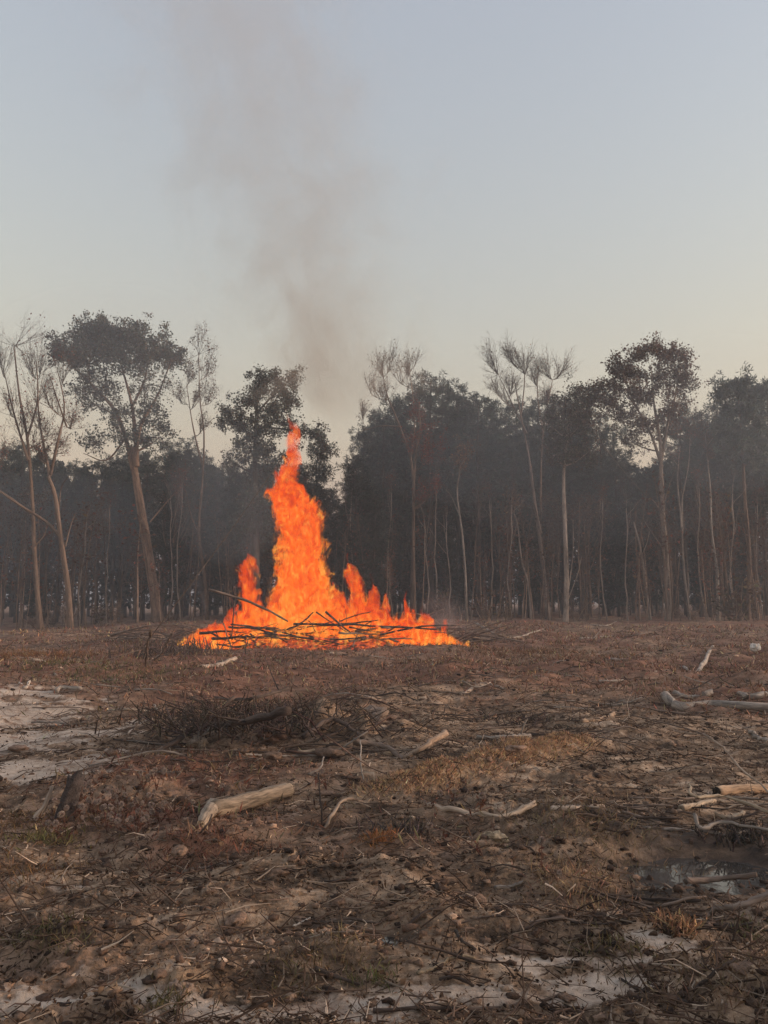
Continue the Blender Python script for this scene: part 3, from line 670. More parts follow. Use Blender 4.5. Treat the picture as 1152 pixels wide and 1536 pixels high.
# ---- wood behind: pines and bare trees
WOODTOP = [(-60, 655), (20, 650), (80, 670), (140, 680), (200, 675), (260, 635), (300, 670), (350, 685), (400, 690), (450, 680), (500, 745), (515, 760), (535, 700), (580, 640), (650, 620), (760, 630), (850, 640), (930, 690), (1000, 680), (1060, 640), (1152, 640), (1220, 620)]
wx_ = [a for a, b in WOODTOP]; wy_ = [b for a, b in WOODTOP]
rw = rg(77)
def zone(px): return 'left of the umbrella tree' if px < 190 else 'between umbrella tree and fire' if px < 370 else 'behind the fire' if px < 600 else 'between the fire and the pale trunk' if px < 848 else 'between the pale trunk and the oak' if px < 1000 else 'right of the oak trunk'
for k in range(64):
    px = -50 + 1250 * (k + rw.uniform(-.4, .4)) / 63; d = rw.uniform(60, 76); top = np.interp(px, wx_, wy_) + rw.uniform(0, 35)
    if 492 < px < 530: top = max(top, 790)
    px_tree(PINES, int(rw.integers(0, 4)), 'pine_tree', 'dark pine standing deep in the wood ' + zone(px), 'tree', 'pines deep in the wood ' + zone(px), px, top, d, rw.uniform(.9, 1.25))
for k in range(40):
    px = -50 + 1250 * (k + rw.uniform(-.4, .4)) / 39; d = rw.uniform(53, 68); top = np.interp(px, wx_, wy_) + rw.uniform(40, 130)
    if 492 < px < 530: top = max(top, 800)
    px_tree(BARES + LEAFY, int(rw.integers(0, 5)), 'bare_tree', 'thin brownish hardwood inside the wood ' + zone(px), 'tree', 'hardwoods inside the wood ' + zone(px), px, top, d, rw.uniform(.7, 1.0))
for k in range(34):
    px = -50 + 1250 * (k + rw.uniform(-.4, .4)) / 33; d = rw.uniform(52, 66)
    if px < 300 and rw.random() < .6: continue
    top = rw.uniform(740, 830)
    px_tree(CEDARS, int(rw.integers(0, 2)), 'young_evergreen', 'low dark understorey evergreen in the wood ' + zone(px), 'tree', 'understorey evergreens ' + zone(px), px, top, d, rw.uniform(1.0, 1.5))
for k in range(130):
    px = rw.uniform(-50, 1200); d = rw.uniform(46.5, 55); top = rw.uniform(690, 880)
    ks = int(rw.integers(0, 5)); look = ('slim sapling with rusty leaves', 'thin almost leafless sapling', 'twin-stemmed brown-leaved sapling', 'forked nearly bare sapling', 'tall sparse red-leaved sapling')[ks]
    px_tree(SAPS, ks, 'sapling', look + ' at the wood edge ' + zone(px), 'sapling', look + 's ' + zone(px), px, top, d, rw.uniform(.7, 1.2))
for k in range(46):
    px = rw.uniform(-50, 1200); d = rw.uniform(45.5, 52); top = rw.uniform(868, 918)
    if 300 < px < 720 and d < 48: continue
    ks = int(rw.integers(0, 3)); look = ('brown-leaved low shrub', 'olive-brown leafy low shrub', 'bare twiggy low shrub')[ks]
    px_tree(SHRUBS, ks, 'shrub', look + ' at the wood edge ' + zone(px), 'shrub', look + 's ' + zone(px), px, top, d, rw.uniform(.8, 1.5))
# shrubs with leaves lower right
px_tree(SHRUBS, 1, 'shrub', 'olive leafy bush at the wood edge near the right side', 'shrub', None, 1105, 850, 47.5, 1.4)
px_tree(SHRUBS, 0, 'shrub', 'brown leafy bush at the wood edge right behind the brush pile', 'shrub', None, 735, 875, 44, 1.3)

def distant_wood():
    acc = Acc(); r = rg(5)
    for k in range(170):
        d = r.uniform(78, 116); x = r.uniform(-.58, .58) * d; px = 576 + x / d * FPX
        if abs(px - 512) < 16: continue
        top = P(px, np.interp(px, wx_, wy_) + r.uniform(15, 60), d)[2]; z0 = hz(x, d)
        tube(acc, np.array([[x, d, z0 - .2], [x + r.normal(0, .2), d, top * .5], [x + r.normal(0, .3), d, top]]), [.17, .12, .03], 5, BARKD, cap=False)
        m = 620; t = r.uniform(0, 1, m) ** .8; lo = .05 if px > 330 or r.random() < .55 else .24
        zz = z0 + (top - z0) * (lo + (1 - lo) * t); rr = 2.4 * np.sqrt(np.clip(1 - t, .02, 1)) * np.sqrt(r.random(m)); a = r.random(m) * 6.283
        leaves(acc, np.stack([x + rr * np.cos(a), d + rr * np.sin(a), zz], 1), r.uniform(.35, .8, m), tints(m, (.040, .046, .040), .25, r, (.06, .05, .045), .3), r, .6)
    return tag(link('distant_wood', acc.mesh('distant_wood', M_LEAF, smooth=False)), 'dark mass of far trees behind the wood edge', None, None, 'stuff')
distant_wood()

# ================================================================== ground cover that nobody could count
def scatter(n, r0, r1, rng, half=.68, power=1.0):
    r = r0 * (r1 / r0) ** (rng.random(n) ** power); a = rng.uniform(-half, half, n)
    x = r * np.sin(a); y = r * np.cos(a); return x, y, r
SOILP = np.array([(.048, .030, .022), (.10, .061, .042), (.17, .108, .074), (.25, .168, .117), (.34, .245, .178), (.46, .36, .275)]) * 1.4
def drift(x, y): ru = x * .94 + y * .34; rv = y * .94 - x * .34; return np.exp(.95 * fbm(ru * .7, rv * 2.2, 4, 140))[:, None]
def soil_tint(n, rng, w=(.26, .26, .22, .14, .08, .04)):
    return SOILP[rng.choice(6, n, p=np.array(w) / sum(w))] * np.exp(rng.normal(0, .15, (n, 1)))

def litter_chips():
    r = rg(31); acc = Acc(); x, y, d = (np.concatenate(q) for q in zip(scatter(70000, 2.2, 13, r, power=1.15), scatter(50000, 8, 40, r, power=.8)))
    sd = sand_mask(x, y); keep = r.random(len(x)) > sd * .75; pm = (x - PUDDLE[0]) ** 2 / .4 + (y - PUDDLE[1]) ** 2 / .3 < 1; keep &= ~pm
    x, y, d = x[keep], y[keep], d[keep]; n = len(x)
    ax = np.stack([r.normal(0, 1, n), r.normal(0, 1, n), r.normal(0, .7, n)], 1)
    sz = r.uniform(.006, .022, n) * (1 + d * .07) * np.where(r.random(n) < .05, 1.8, 1)
    leaves(acc, np.stack([x, y, H(x, y) + .004 + sz * .15], 1), sz, soil_tint(n, r) * drift(x, y) * np.array([.90, .87, .80]), r, r.choice([.15, .3, .6], (n, 1)), ax, .35)
    return tag(link('leaf_litter', acc.mesh('leaf_litter', M_LITTER, smooth=False)), 'brown bark chips and dead leaves strewn over the soil', None, None, 'stuff')
litter_chips()

def twig_litter():
    r = rg(32); acc = Acc(); x, y, d = (np.concatenate(q) for q in zip(scatter(15000, 2.1, 14, r, power=1.1), scatter(13000, 8, 45, r, power=.8)))
    keep = r.random(len(x)) > sand_mask(x, y) * .7; keep &= (.35 + .65 * noise2(x * .9, y * .9, 44) + .4 * r.random(len(x))) > .3; keep &= (x - PUDDLE[0]) ** 2 / .4 + (y - PUDDLE[1]) ** 2 / .3 > 1
    x, y, d = x[keep], y[keep], d[keep]; n = len(x); L = np.minimum(np.exp(r.normal(-2.6, .6, n)), .22) * (1 + d * .07); a = r.random(n) * 6.283
    x1 = x + L * np.cos(a); y1 = y + L * np.sin(a)
    z0 = H(x, y) + r.uniform(.003, .03, n); z1 = np.maximum(H(x1, y1) + .004, z0 + L * r.normal(.0, .18, n))
    up = r.random(n) < .05; z1 = np.where(up, z0 + L * r.uniform(.4, .9, n), z1)
    c = np.where(r.random((n, 1)) < .14, np.array([[.34, .265, .205]]), np.array([[.11, .073, .055]])) * np.exp(r.normal(0, .35, (n, 1)))
    c = c * drift(x, y) ** .6; twigs(acc, np.stack([x, y, z0], 1), np.stack([x1, y1, z1], 1), r.uniform(.0016, .0045, n) * (1 + d * .08), c, .09, r)
    return tag(link('twig_litter', acc.mesh('twig_litter', M_LITTER)), 'tangle of small dark twigs strewn over the clearing', None, None, 'stuff')
twig_litter()

def ico(sub):
    t = (1 + 5 ** .5) / 2
    V = [(-1, t, 0), (1, t, 0), (-1, -t, 0), (1, -t, 0), (0, -1, t), (0, 1, t), (0, -1, -t), (0, 1, -t), (t, 0, -1), (t, 0, 1), (-t, 0, -1), (-t, 0, 1)]
    F = [(0, 11, 5), (0, 5, 1), (0, 1, 7), (0, 7, 10), (0, 10, 11), (1, 5, 9), (5, 11, 4), (11, 10, 2), (10, 7, 6), (7, 1, 8), (3, 9, 4), (3, 4, 2), (3, 2, 6), (3, 6, 8), (3, 8, 9), (4, 9, 5), (2, 4, 11), (6, 2, 10), (8, 6, 7), (9, 8, 1)]
    V = [np.array(v) / math.hypot(1, t) for v in V]
    for _ in range(sub):
        c = {}; F2 = []
        def mid(a, b):
            k = (min(a, b), max(a, b))
            if k not in c: V.append(unit(V[a] + V[b])); c[k] = len(V) - 1
            return c[k]
        for a, b, d in F:
            p, q, s = mid(a, b), mid(b, d), mid(d, a); F2 += [(a, p, s), (b, q, p), (d, s, q), (p, q, s)]
        F = F2
    return np.array(V), np.array(F)
ICO1 = ico(1); ICO2 = ico(2); ICO3 = ico(3); ICO0 = ico(0)

def soil_crumbs():
    r = rg(33); acc = Acc()
    x, y, d = scatter(6500, 2.1, 26, r, power=.8); keep = r.random(len(x)) > sand_mask(x, y) * .8; x, y, d = x[keep], y[keep], d[keep]
    z = H(x, y); c = soil_tint(len(x), r, (.3, .35, .25, .08, .02, .0)) * drift(x, y) * .8
    for i in range(len(x)):
        v, f = ICO1 if d[i] < 8 and i % 3 == 0 else ICO0
        s = r.uniform(.006, .022) * (1 + d[i] * .06)
        w = v * (1 + r.normal(0, .34, (len(v), 1))) * s * np.array([r.uniform(.7, 1.5), r.uniform(.7, 1.4), r.uniform(.45, .9)])
        acc.add(w + np.array([x[i], y[i], z[i] + s * .15]), f, c[i])
    return tag(link('soil_crumbs', acc.mesh('soil_crumbs', M_DIRT, smooth=False)), 'loose brown crumbs of soil over the churned ground', None, None, 'stuff')
soil_crumbs()

def blades(name, label, x, y, col, hgt, r, lean=.5, wd=.10, var=.3):
    n = len(x); acc = Acc(); ax = np.stack([r.normal(0, lean, n), r.normal(0, lean, n), np.ones(n)], 1); ax /= np.linalg.norm(ax, axis=1, keepdims=True)
    h = hgt * r.uniform(.5, 1.4, n); leaves(acc, np.stack([x, y, H(x, y)], 1) + ax * h[:, None] * .42, h, tints(n, col, var, r) if np.ndim(col) == 1 else col, r, wd, ax * 3, .1)
    return tag(link(name, acc.mesh(name, M_LITTER, smooth=False)), label, None, None, 'stuff')
def weeds():
    r = rg(34); x, y, d = scatter(60000, 5, 46, r, power=.55)
    m = red_mask(x, y) + .25 * noise2(x * .7, y * .7, 47); keep = r.random(len(x)) < np.clip(m * 1.25 - .25, 0, 1) * (1 - .85 * sand_mask(x, y)); x, y, d = x[keep], y[keep], d[keep]; n = len(x)
    col = tints(n, (.20, .100, .064), .42, r, (.30, .215, .14), .45)
    blades('red_weeds', 'low rusty brown weeds carpeting the clearing', x, y, col, .07 + .0030 * d, r, .7, .12 + .002 * d[:, None])
    k = 20000; t = r.random(k); pts = np.array(RIDGE); s = t * (len(pts) - 1); i = np.minimum(s.astype(int), len(pts) - 2); q = pts[i] + (pts[i + 1] - pts[i]) * (s - i)[:, None] + r.normal(0, .13, (k, 2))
    q = q[:12000]; blades('straw_grass', 'dry straw-coloured matted grass over the low ridge', q[:, 0], q[:, 1], tints(len(q), (.50, .33, .20), .3, r, (.26, .16, .10), .25), .05, r, 1.0, .14)
    xs, ys, cs = [], [], []
    for (px, py, m_, rad, c) in ((860, 1320, 600, .16, (.34, .225, .14)), (570, 1258, 260, .055, (.36, .17, .075)), (60, 1410, 150, .08, (.15, .125, .065)), (90, 1430, 90, .07, (.14, .11, .06)), (255, 1520, 110, .05, (.16, .13, .065)), (510, 1445, 120, .08, (.20, .145, .08)), (560, 1475, 90, .06, (.13, .12, .055)),
                               (1010, 1398, 160, .07, (.30, .17, .10)), (920, 1430, 160, .10, (.15, .12, .06)), (75, 1255, 240, .10, (.20, .17, .07)), (30, 1310, 350, .18, (.22, .13, .07)), (25, 1240, 500, .3, (.19, .12, .07)), (1120, 1395, 70, .05, (.15, .135, .07)), (300, 1275, 380, .2, (.20, .095, .065)),
                               (150, 1010, 900, 1.1, (.14, .135, .06)), (20, 985, 1800, 1.5, (.24, .12, .055)), (800, 985, 1200, 1.2, (.24, .135, .08)), (880, 1250, 900, .3, (.24, .17, .105)), (1120, 1500, 700, .22, (.22, .15, .095)), (450, 1470, 160, .1, (.17, .125, .07))):
        g = G0(px, py); xs.append(g[0] + r.normal(0, rad, m_)); ys.append(g[1] + r.normal(0, rad, m_)); cs.append(tints(m_, c, .3, r))
    x = np.concatenate(xs); y = np.concatenate(ys); blades('grass_tufts', 'scattered tufts of olive, tan and orange dry grass', x, y, np.concatenate(cs), .035 + .006 * np.hypot(x, y), r, .8, .08)
weeds()

# ================================================================== single sticks, logs, stump
def GL(px, py, lift=0.0):
    r = ray(px, py); p = G(px, py)[:2]
    for _ in range(6):
        z = hz(*p) + lift; t = (z - EYE) / r[2]; p = np.array([r[0] * t, r[1] * t])
    return np.array([p[0], p[1], hz(*p) + lift])

GREYW = (.30, .25, .21); TANW = (.32, .225, .155); DARKW = (.085, .06, .048); MIDW = (.19, .14, .11); PALEW = (.46, .385, .32); REDW = (.16, .095, .07)
def wood(name, label, cat, pts, r0, r1, col, group=None, ends=False, side=0, sides=9, seed=0, world=False, sub=16, endcol=(.45, .33, .22), rough=.11):
    rng = rg(1000 + seed)
    if world: Q = np.array(pts, float)
    else:
        Q = []
        for p in pts:
            lift = (p[2] if len(p) > 2 else 0) ; Q.append(GL(p[0], p[1], lift + (r0 + r1) * .36))
        Q = np.array(Q)
    w = catmull(Q, sub); L = np.linalg.norm(w[-1] - w[0])
    w[1:-1] += rng.normal(0, 1, (sub - 2, 3)) * np.array([1, 1, .6]) * min(.012 * L, .25 * (r0 + r1)) * (.25 if ends else 1)
    rad = np.linspace(r0, r1, sub) * (1 + rng.normal(0, .015 if ends else .10, sub))
    org = w[0].copy(); acc = Acc()
    tube(acc, w, rad, sides, np.array(col) * rng.uniform(.9, 1.1), rough=.05 if ends else rough, rng=rng)
    for k in range(side):
        i = int(rng.integers(2, sub - 2)); d = unit(w[i + 1] - w[i]); u = unit(rng.normal(0, 1, 3) * np.array([1, 1, .6]) + np.array([0, 0, .35])); e = w[i] + unit(d * .8 + u) * L * rng.uniform(.12, .35)
        e[2] = max(e[2], hz(e[0], e[1]) + .005); tube(acc, bez(w[i], (w[i] + e) / 2 + rng.normal(0, .02 * L, 3), e, 5), np.linspace(rad[i] * .5, rad[i] * .15, 5), 5, np.array(col) * .85, rng=rng)
    o = link(name, acc.mesh(name, M_STICK, org), loc=org); tag(o, label, cat, group)
    if ends:
        for (i, j) in ((0, 1), (sub - 1, sub - 2)):
            a2 = Acc(); d = unit(w[i] - w[j]); v, f = ICO1; v = v * rad[i] * .93
            v = v - np.outer(v @ d, d) * .72; v = v + np.outer(rng.normal(0, .18, len(v)) * rad[i], d)
            a2.add(v + w[i], f, endcol)
            m_ = 14; th = rng.random(m_) * 6.283; uu = unit(np.cross(d, [0.3, .2, 1])); vv = np.cross(d, uu); q_ = w[i] + rad[i] * rng.uniform(.3, .9, (m_, 1)) * (np.cos(th)[:, None] * uu + np.sin(th)[:, None] * vv) - d * rad[i] * .3
            twigs(a2, q_, q_ + d * rad[i] * rng.uniform(.5, 1.5, (m_, 1)), rad[i] * .2, np.array(endcol) * .9, .05, rng); link('broken_end', a2.mesh('broken_end', M_STICK, org), o)
    return o

W = [
 ('log', 'thick pale split log lying in the left middle foreground', 'log', [(318, 1212), (432, 1186)], .066, .060, (.30, .225, .16), True, 0),
 ('log_stub', 'short pale splintered stub at the left end of the thick pale log', 'log', [(301, 1234), (310, 1222), (320, 1210)], .030, .062, (.31, .24, .18), True, 0),
 ('log', 'sawn orange-brown log with charred end near the right edge', 'log', [(1075, 1188), (1110, 1184), (1160, 1178)], .045, .042, (.42, .28, .18), True, 0),
 ('log', 'long grey barkless log at the right edge of the clearing', 'log', [(998, 1050), (1020, 1060), (1070, 1058), (1120, 1063), (1175, 1066)], .085, .06, GREYW, True, 0),
 ('log', 'grey forked log behind the long grey log at the right edge', 'log', [(1055, 1042), (1085, 1034), (1110, 1040), (1130, 1052), (1165, 1053)], .06, .045, GREYW, False, 2),
 ('branch', 'short curled grey wood piece left of the grey forked log', 'branch', [(1012, 1038), (1030, 1046), (1048, 1042)], .045, .03, GREYW, False, 0),
 ('branch', 'pale twisted branch at the right edge below the grey logs', 'branch', [(1125, 1103), (1140, 1108), (1165, 1118)], .03, .025, GREYW, False, 1),
 ('branch', 'pale tan stick pointing right, below the grey logs', 'stick', [(872, 1089), (895, 1080), (921, 1071)], .032, .028, TANW, False, 0),
 ('branch', 'long dark pole leaning out of the root mound to the left', 'branch', [(232, 1134), (300, 1100, .1), (370, 1070, .3), (432, 1038, .5)], .022, .045, DARKW, False, 3),
 ('branch', 'second thin dark pole above the long pole on the root mound', 'branch', [(255, 1112), (310, 1075, .2), (352, 1048, .35)], .015, .02, DARKW, False, 2),
 ('branch', 'long dark thin branch reaching right above the root mound poles', 'branch', [(322, 1052, .1), (370, 1048, .25), (432, 1044, .3)], .016, .022, DARKW, False, 2),
 ('branch', 'pale horizontal stick in front of the root mound', 'stick', [(446, 1130), (510, 1130), (588, 1133)], .022, .026, (.37, .28, .2), False, 0),
 ('branch', 'grey-brown limb sloping right out of the root hollow', 'branch', [(530, 1098, .12), (575, 1115, .08), (608, 1133)], .035, .025, MIDW, False, 2),
 ('branch', 'rough brown limb rising to the right from the root hollow', 'branch', [(606, 1133), (640, 1118, .04), (667, 1098, .14)], .022, .035, (.27, .19, .135), False, 0),
 ('branch', 'crooked dark root at the left side of the root mound', 'branch', [(425, 1092, .05), (465, 1086, .08), (505, 1074, .06)], .035, .022, (.17, .10, .075), False, 3),
 ('branch', 'dark root tangle limb across the middle of the root mound', 'branch', [(455, 1095, .15), (500, 1098, .18), (545, 1112, .1)], .03, .018, DARKW, False, 4),
 ('stick', 'thin upright pale stick standing below the root hollow', 'stick', [(546, 1172), (541, 1150, .09), (541, 1122, .2)], .008, .006, GREYW, False, 0),
 ('stick', 'thin forked pale stick left of the upright stick', 'stick', [(462, 1162), (480, 1156, .03), (486, 1138, .10)], .010, .006, GREYW, False, 0),
 ('stick', 'long pale bark-stripped stick crossing the middle foreground', 'stick', [(638, 1228), (700, 1222), (760, 1221), (803, 1214)], .020, .020, (.42, .32, .24), False, 0),
 ('stick', 'pale pinkish stick continuing right of the long stripped stick', 'stick', [(826, 1217), (862, 1212), (905, 1210)], .022, .018, (.46, .35, .27), False, 0),
 ('stick', 'pale thin stick at the head of the straw ridge', 'stick', [(715, 1106), (760, 1108), (795, 1105)], .022, .028, GREYW, False, 1),
 ('stick', 'pale forked stick well behind the straw ridge', 'stick', [(690, 1052), (725, 1050), (758, 1045)], .03, .022, (.3, .23, .18), False, 2),
 ('stem', 'long thin bent stem arching down at the right edge', 'stem', [(1055, 1096, .45), (1085, 1120, .42), (1110, 1150, .38), (1165, 1215, .28)], .010, .007, (.33, .25, .19), False, 0),
 ('stem', 'thin pale stem sloping right under the sawn log', 'stem', [(1034, 1176, .22), (1042, 1186, .2), (1090, 1195, .18), (1165, 1222, .14)], .010, .012, (.36, .28, .2), False, 0),
 ('branch', 'curved grey branch bending round above the puddle', 'branch', [(1042, 1222, .1), (1052, 1238, .06), (1085, 1249, .04), (1165, 1247, .05)], .016, .012, (.29, .24, .2), False, 0),
 ('branch', 'thin dark branch lying along the bank above the puddle', 'branch', [(965, 1240), (1020, 1246), (1075, 1250), (1110, 1256)], .012, .010, (.24, .2, .17), False, 1),
 ('branch', 'wet brown branch lying across the puddle', 'branch', [(1028, 1322, .05), (1075, 1319, .06), (1135, 1312, .08)], .018, .014, (.20, .145, .115), False, 1),
 ('branch', 'dark branch running along the near side of the puddle', 'branch', [(880, 1342), (960, 1348), (1040, 1352), (1110, 1348)], .011, .008, DARKW, False, 1),
 ('branch', 'grey branch slanting up at the right edge below the puddle', 'branch', [(1058, 1378), (1068, 1366, .03), (1110, 1358, .06), (1165, 1340, .1)], .010, .018, (.22, .17, .14), False, 2),
 ('branch', 'pale split board-like piece beside the curved branch', 'branch', [(1022, 1212), (1050, 1206), (1072, 1202)], .024, .02, (.42, .32, .23), False, 0),
 ('branch', 'tan flat chunk right of the curved grey branch', 'branch', [(1072, 1222), (1095, 1221), (1118, 1219)], .02, .018, (.33, .25, .18), False, 0),
 ('stick', 'curved pale stick in the middle bottom foreground', 'stick', [(626, 1462), (655, 1450), (685, 1438), (712, 1437)], .009, .006, (.36, .27, .18), False, 0),
 ('stick', 'dark hooked stick above the curved pale stick', 'stick', [(684, 1396, .03), (692, 1410, .02), (714, 1424)], .008, .006, (.05, .04, .035), False, 0),
 ('stick', 'long dark rotten stick along the bottom edge', 'stick', [(560, 1516), (640, 1512), (740, 1512), (835, 1494)], .008, .006, (.10, .07, .055), False, 1),
 ('stick', 'dark thin stick near the bottom edge right of centre', 'stick', [(930, 1468), (975, 1492), (1035, 1506)], .006, .005, (.06, .045, .038), False, 1),
 ('stick', 'small pale chip standing near the lower middle', 'stick', [(440, 1390), (452, 1384, .01), (466, 1377, .02)], .007, .006, PALEW, False, 0),
 ('stick', 'pale grey split stick lying centre right of the foreground', 'stick', [(742, 1322), (765, 1325), (785, 1322)], .011, .007, GREYW, False, 0),
 ('stick', 'pale stick lying above the left sand patch', 'stick', [(83, 1036), (92, 1036), (122, 1033)], .04, .035, GREYW, False, 1),
 ('stick', 'long thin stick leaning on the left grass', 'stick', [(50, 982, .35), (70, 994, .15), (84, 1006)], .025, .02, GREYW, False, 0),
 ('stick', 'pale stick left of the leaning dark poles, uppermost', 'stick', [(163, 1074), (190, 1070), (228, 1066)], .022, .018, (.34, .27, .21), False, 0),
 ('stick', 'thin pale stick at the tip of the uppermost pale stick', 'stick', [(231, 1058, .06), (240, 1070), (250, 1079)], .014, .012, GREYW, False, 0),
 ('stick', 'crooked pale stick below the uppermost pale stick', 'stick', [(190, 1102), (212, 1092), (229, 1077, .06)], .012, .018, GREYW, False, 1),
 ('stick', 'short pale curl at the left end of the grass strip', 'stick', [(28, 1030), (38, 1027), (44, 1022)], .03, .025, PALEW, False, 0),
 ('log', 'pale log in front of the burning stump', 'log', [(298, 1002), (325, 997), (353, 990)], .07, .06, (.42, .33, .26), True, 0),
 ('branch', 'bare thin sticks rising left of the burning stump', 'branch', [(219, 1000), (220, 970, .7), (226, 945, 1.3)], .03, .015, MIDW, False, 2),
 ('branch', 'forked thin branch standing between grass and burning stump', 'branch', [(232, 995), (245, 975, .5), (258, 958, .9)], .03, .015, MIDW, False, 2),
 ('branch', 'bleached branch just right of the burning pile', 'branch', [(712, 945, .15), (760, 948, .1), (815, 951)], .05, .035, (.3, .25, .21), False, 2),
 ('branch', 'bleached stick left of two on the far right of the clearing', 'stick', [(870, 962), (890, 957), (918, 955)], .045, .035, GREYW, False, 1),
 ('branch', 'pale curved branch on the far right rise', 'branch', [(1022, 997), (1045, 990), (1070, 985)], .03, .06, GREYW, False, 0),
 ('branch', 'thin dark branch above the pale curved branch on the right rise', 'branch', [(938, 965), (958, 952, .15), (975, 948, .2)], .03, .02, MIDW, False, 2),
 ('stick', 'short pale stick below the thin dark branch at right', 'stick', [(905, 992), (920, 991), (938, 988)], .035, .025, GREYW, False, 0),
 ('stick', 'pale stick on the far edge of the clearing near the oak', 'stick', [(885, 938), (910, 936), (925, 936)], .04, .03, GREYW, False, 0),
 ('stick', 'bowed thin stick above the grey forked log', 'stick', [(980, 1008), (1005, 1006), (1050, 1014)], .025, .015, (.3, .24, .19), False, 0),
 ('stick', 'crooked thin stick left of the bowed stick on the right', 'stick', [(898, 1022), (915, 1023), (935, 1022)], .025, .02, GREYW, False, 0),
 ('branch', 'dark forked branch at the right front corner above the mound', 'branch', [(1040, 1490), (1075, 1462, .02), (1105, 1440, .04)], .007, .005, (.07, .05, .04), False, 2),
 ('branch', 'slanting dark stick behind the pale log stub', 'stick', [(300, 1250), (312, 1235, .06), (318, 1222, .09)], .007, .006, DARKW, False, 0),
 ('branch', 'bent grey twig branch below the straw ridge end', 'branch', [(486, 1228), (510, 1205, .07), (528, 1198, .06), (545, 1205)], .012, .009, (.27, .2, .15), False, 1),
 ('branch', 'thin dark stem standing below the root mound', 'stem', [(484, 1238), (482, 1210, .12), (478, 1168, .27)], .009, .005, (.05, .038, .032), False, 3),
]
for i, (nm, lb, ct, pts, a, b, c, e, sd_) in enumerate(W): 
    o = wood(nm, lb, ct, pts, a, b, c, None, e, sd_, seed=i)
    if 'charred' in lb:
        for ch in o.children:
            if (ch.data.vertices[0].co).length < .15: 
                ca = ch.data.color_attributes['tint']; ca.data.foreach_set('color', np.tile([.02, .015, .012, 1.], len(ca.data)).astype(np.float32)); ch['label'] = 'charred black sawn end'

# ---- loose sticks that look alike, in three parts of the clearing
r = rg(41)
def loose(nn, box, lab, grp, rr, seed0, cols):
    for k in range(nn):
        px = r.uniform(box[0], box[2]); py = r.uniform(box[1], box[3]); g = G(px, py); L = r.uniform(*rr); a = r.uniform(-.5, .5) + (math.pi if r.random() < .5 else 0)
        p1 = np.array([g[0] + L * math.cos(a), g[1] + L * math.sin(a)]); rad = r.uniform(.0045, .009) * (1 + np.hypot(*g[:2]) * .06)
        m = (g[:2] + p1) / 2 + r.normal(0, .06 * L, 2)
        q = [np.array([*g[:2], g[2] + rad]), np.array([*m, hz(*m) + rad + r.uniform(0, .06) * L]), np.array([*p1, hz(*p1) + rad + max(0, r.normal(0, .08)) * L])]
        wood('stick', lab, 'stick', q, rad, rad * .6, np.array(cols[int(r.integers(0, len(cols)))]) * r.uniform(.7, 1.2), grp, False, int(r.integers(0, 3)), 6, seed0 + k, True, 8)
loose(26, (860, 1195, 1152, 1242), 'thin brown stick tangled in the dark bank above the puddle', 'sticks on the bank above the puddle', (.2, .55), 300, [DARKW, MIDW, (.24, .19, .15)])
loose(16, (840, 1356, 1152, 1390), 'thin dark stick lying in wet debris below the puddle', 'sticks in the wet debris', (.15, .4), 350, [DARKW, DARKW, MIDW])
loose(62, (270, 1045, 620, 1138), 'dark thin root or stick sticking out of the root mound', 'roots of the upturned mound', (.4, 1.1), 400, [DARKW, DARKW, REDW, MIDW])
loose(62, (540, 985, 1152, 1120), 'thin weathered stick lying on the brown middle of the clearing', 'sticks over the middle clearing', (.4, 1.2), 450, [GREYW, MIDW, MIDW, DARKW])
loose(38, (60, 985, 420, 1160), 'thin weathered stick lying on the left of the clearing', 'sticks over the left clearing', (.3, 1.0), 500, [GREYW, MIDW, DARKW])
loose(20, (100, 1260, 860, 1500), 'small dark stick half buried in the bare front soil', 'small sticks in the front soil', (.1, .35), 540, [DARKW, MIDW, (.1, .07, .055)])

# ---- wood chunk, clods
def lump(name, label, cat, px, py, s, col, seed, mat, group=None, sub=ICO3):
    rr = rg(600 + seed); v, f = sub; p = G(px, py)
    A_ = v[:, 0] * 1.3 + v[:, 2] * .9 + seed * 7.1; B_ = v[:, 1] * 1.3 - v[:, 2] * .8 + seed * 3.3; nz = .36 * fbm(A_, B_, 4, 200 + seed, .6) + .18 * np.abs(fbm(B_ * 2.5 + 9, A_ * 2.5, 3, 230 + seed)) + rr.normal(0, .05, len(v))
    acc = Acc(); acc.add(v * (1 + nz)[:, None] * np.array(s), f, np.array(col) * np.exp(rr.normal(0, .1, (len(v), 1))))
    o = link(name, acc.mesh(name, mat, smooth=False), loc=(p[0], p[1], p[2] + s[2] * .45), rot=(0, 0, rr.random() * 6)); return tag(o, label, cat, group)
tag(lump('wood_chunk', 'rounded pale tan chunk of wood below the long stripped stick', 'chunk', 742, 1260, (.075, .04, .035), (.40, .30, .2), 1, M_STICK)).rotation_euler = (0, .1, -.25)
lump('dirt_clod', 'pale upright clod at the left foot of the corner mound of front soil', 'clod', 309, 1348, (.03, .025, .04), (.3, .21, .15), 2, M_DIRT)
lump('dirt_clod', 'big pale clod with grass at the bottom edge left of centre', 'clod', 268, 1493, (.06, .05, .035), (.27, .19, .14), 3, M_DIRT)
lump('white_stone', 'small white stone on the red weeds at far right', 'stone', 1133, 975, (.16, .12, .12), (.6, .54, .48), 4, M_DIRT)
lump('dirt_clod', 'pale round clod under the long dark pole', 'clod', 298, 1120, (.12, .09, .07), (.30, .23, .17), 5, M_DIRT)
lump('dirt_clod', 'reddish clod mass at the left end of the root mound', 'clod', 410, 1112, (.20, .16, .11), (.17, .10, .07), 6, M_DIRT)
lump('dirt_clod', 'large grey-brown earth slab over the root hollow', 'clod', 560, 1078, (.28, .18, .10), (.20, .145, .11), 7, M_DIRT)
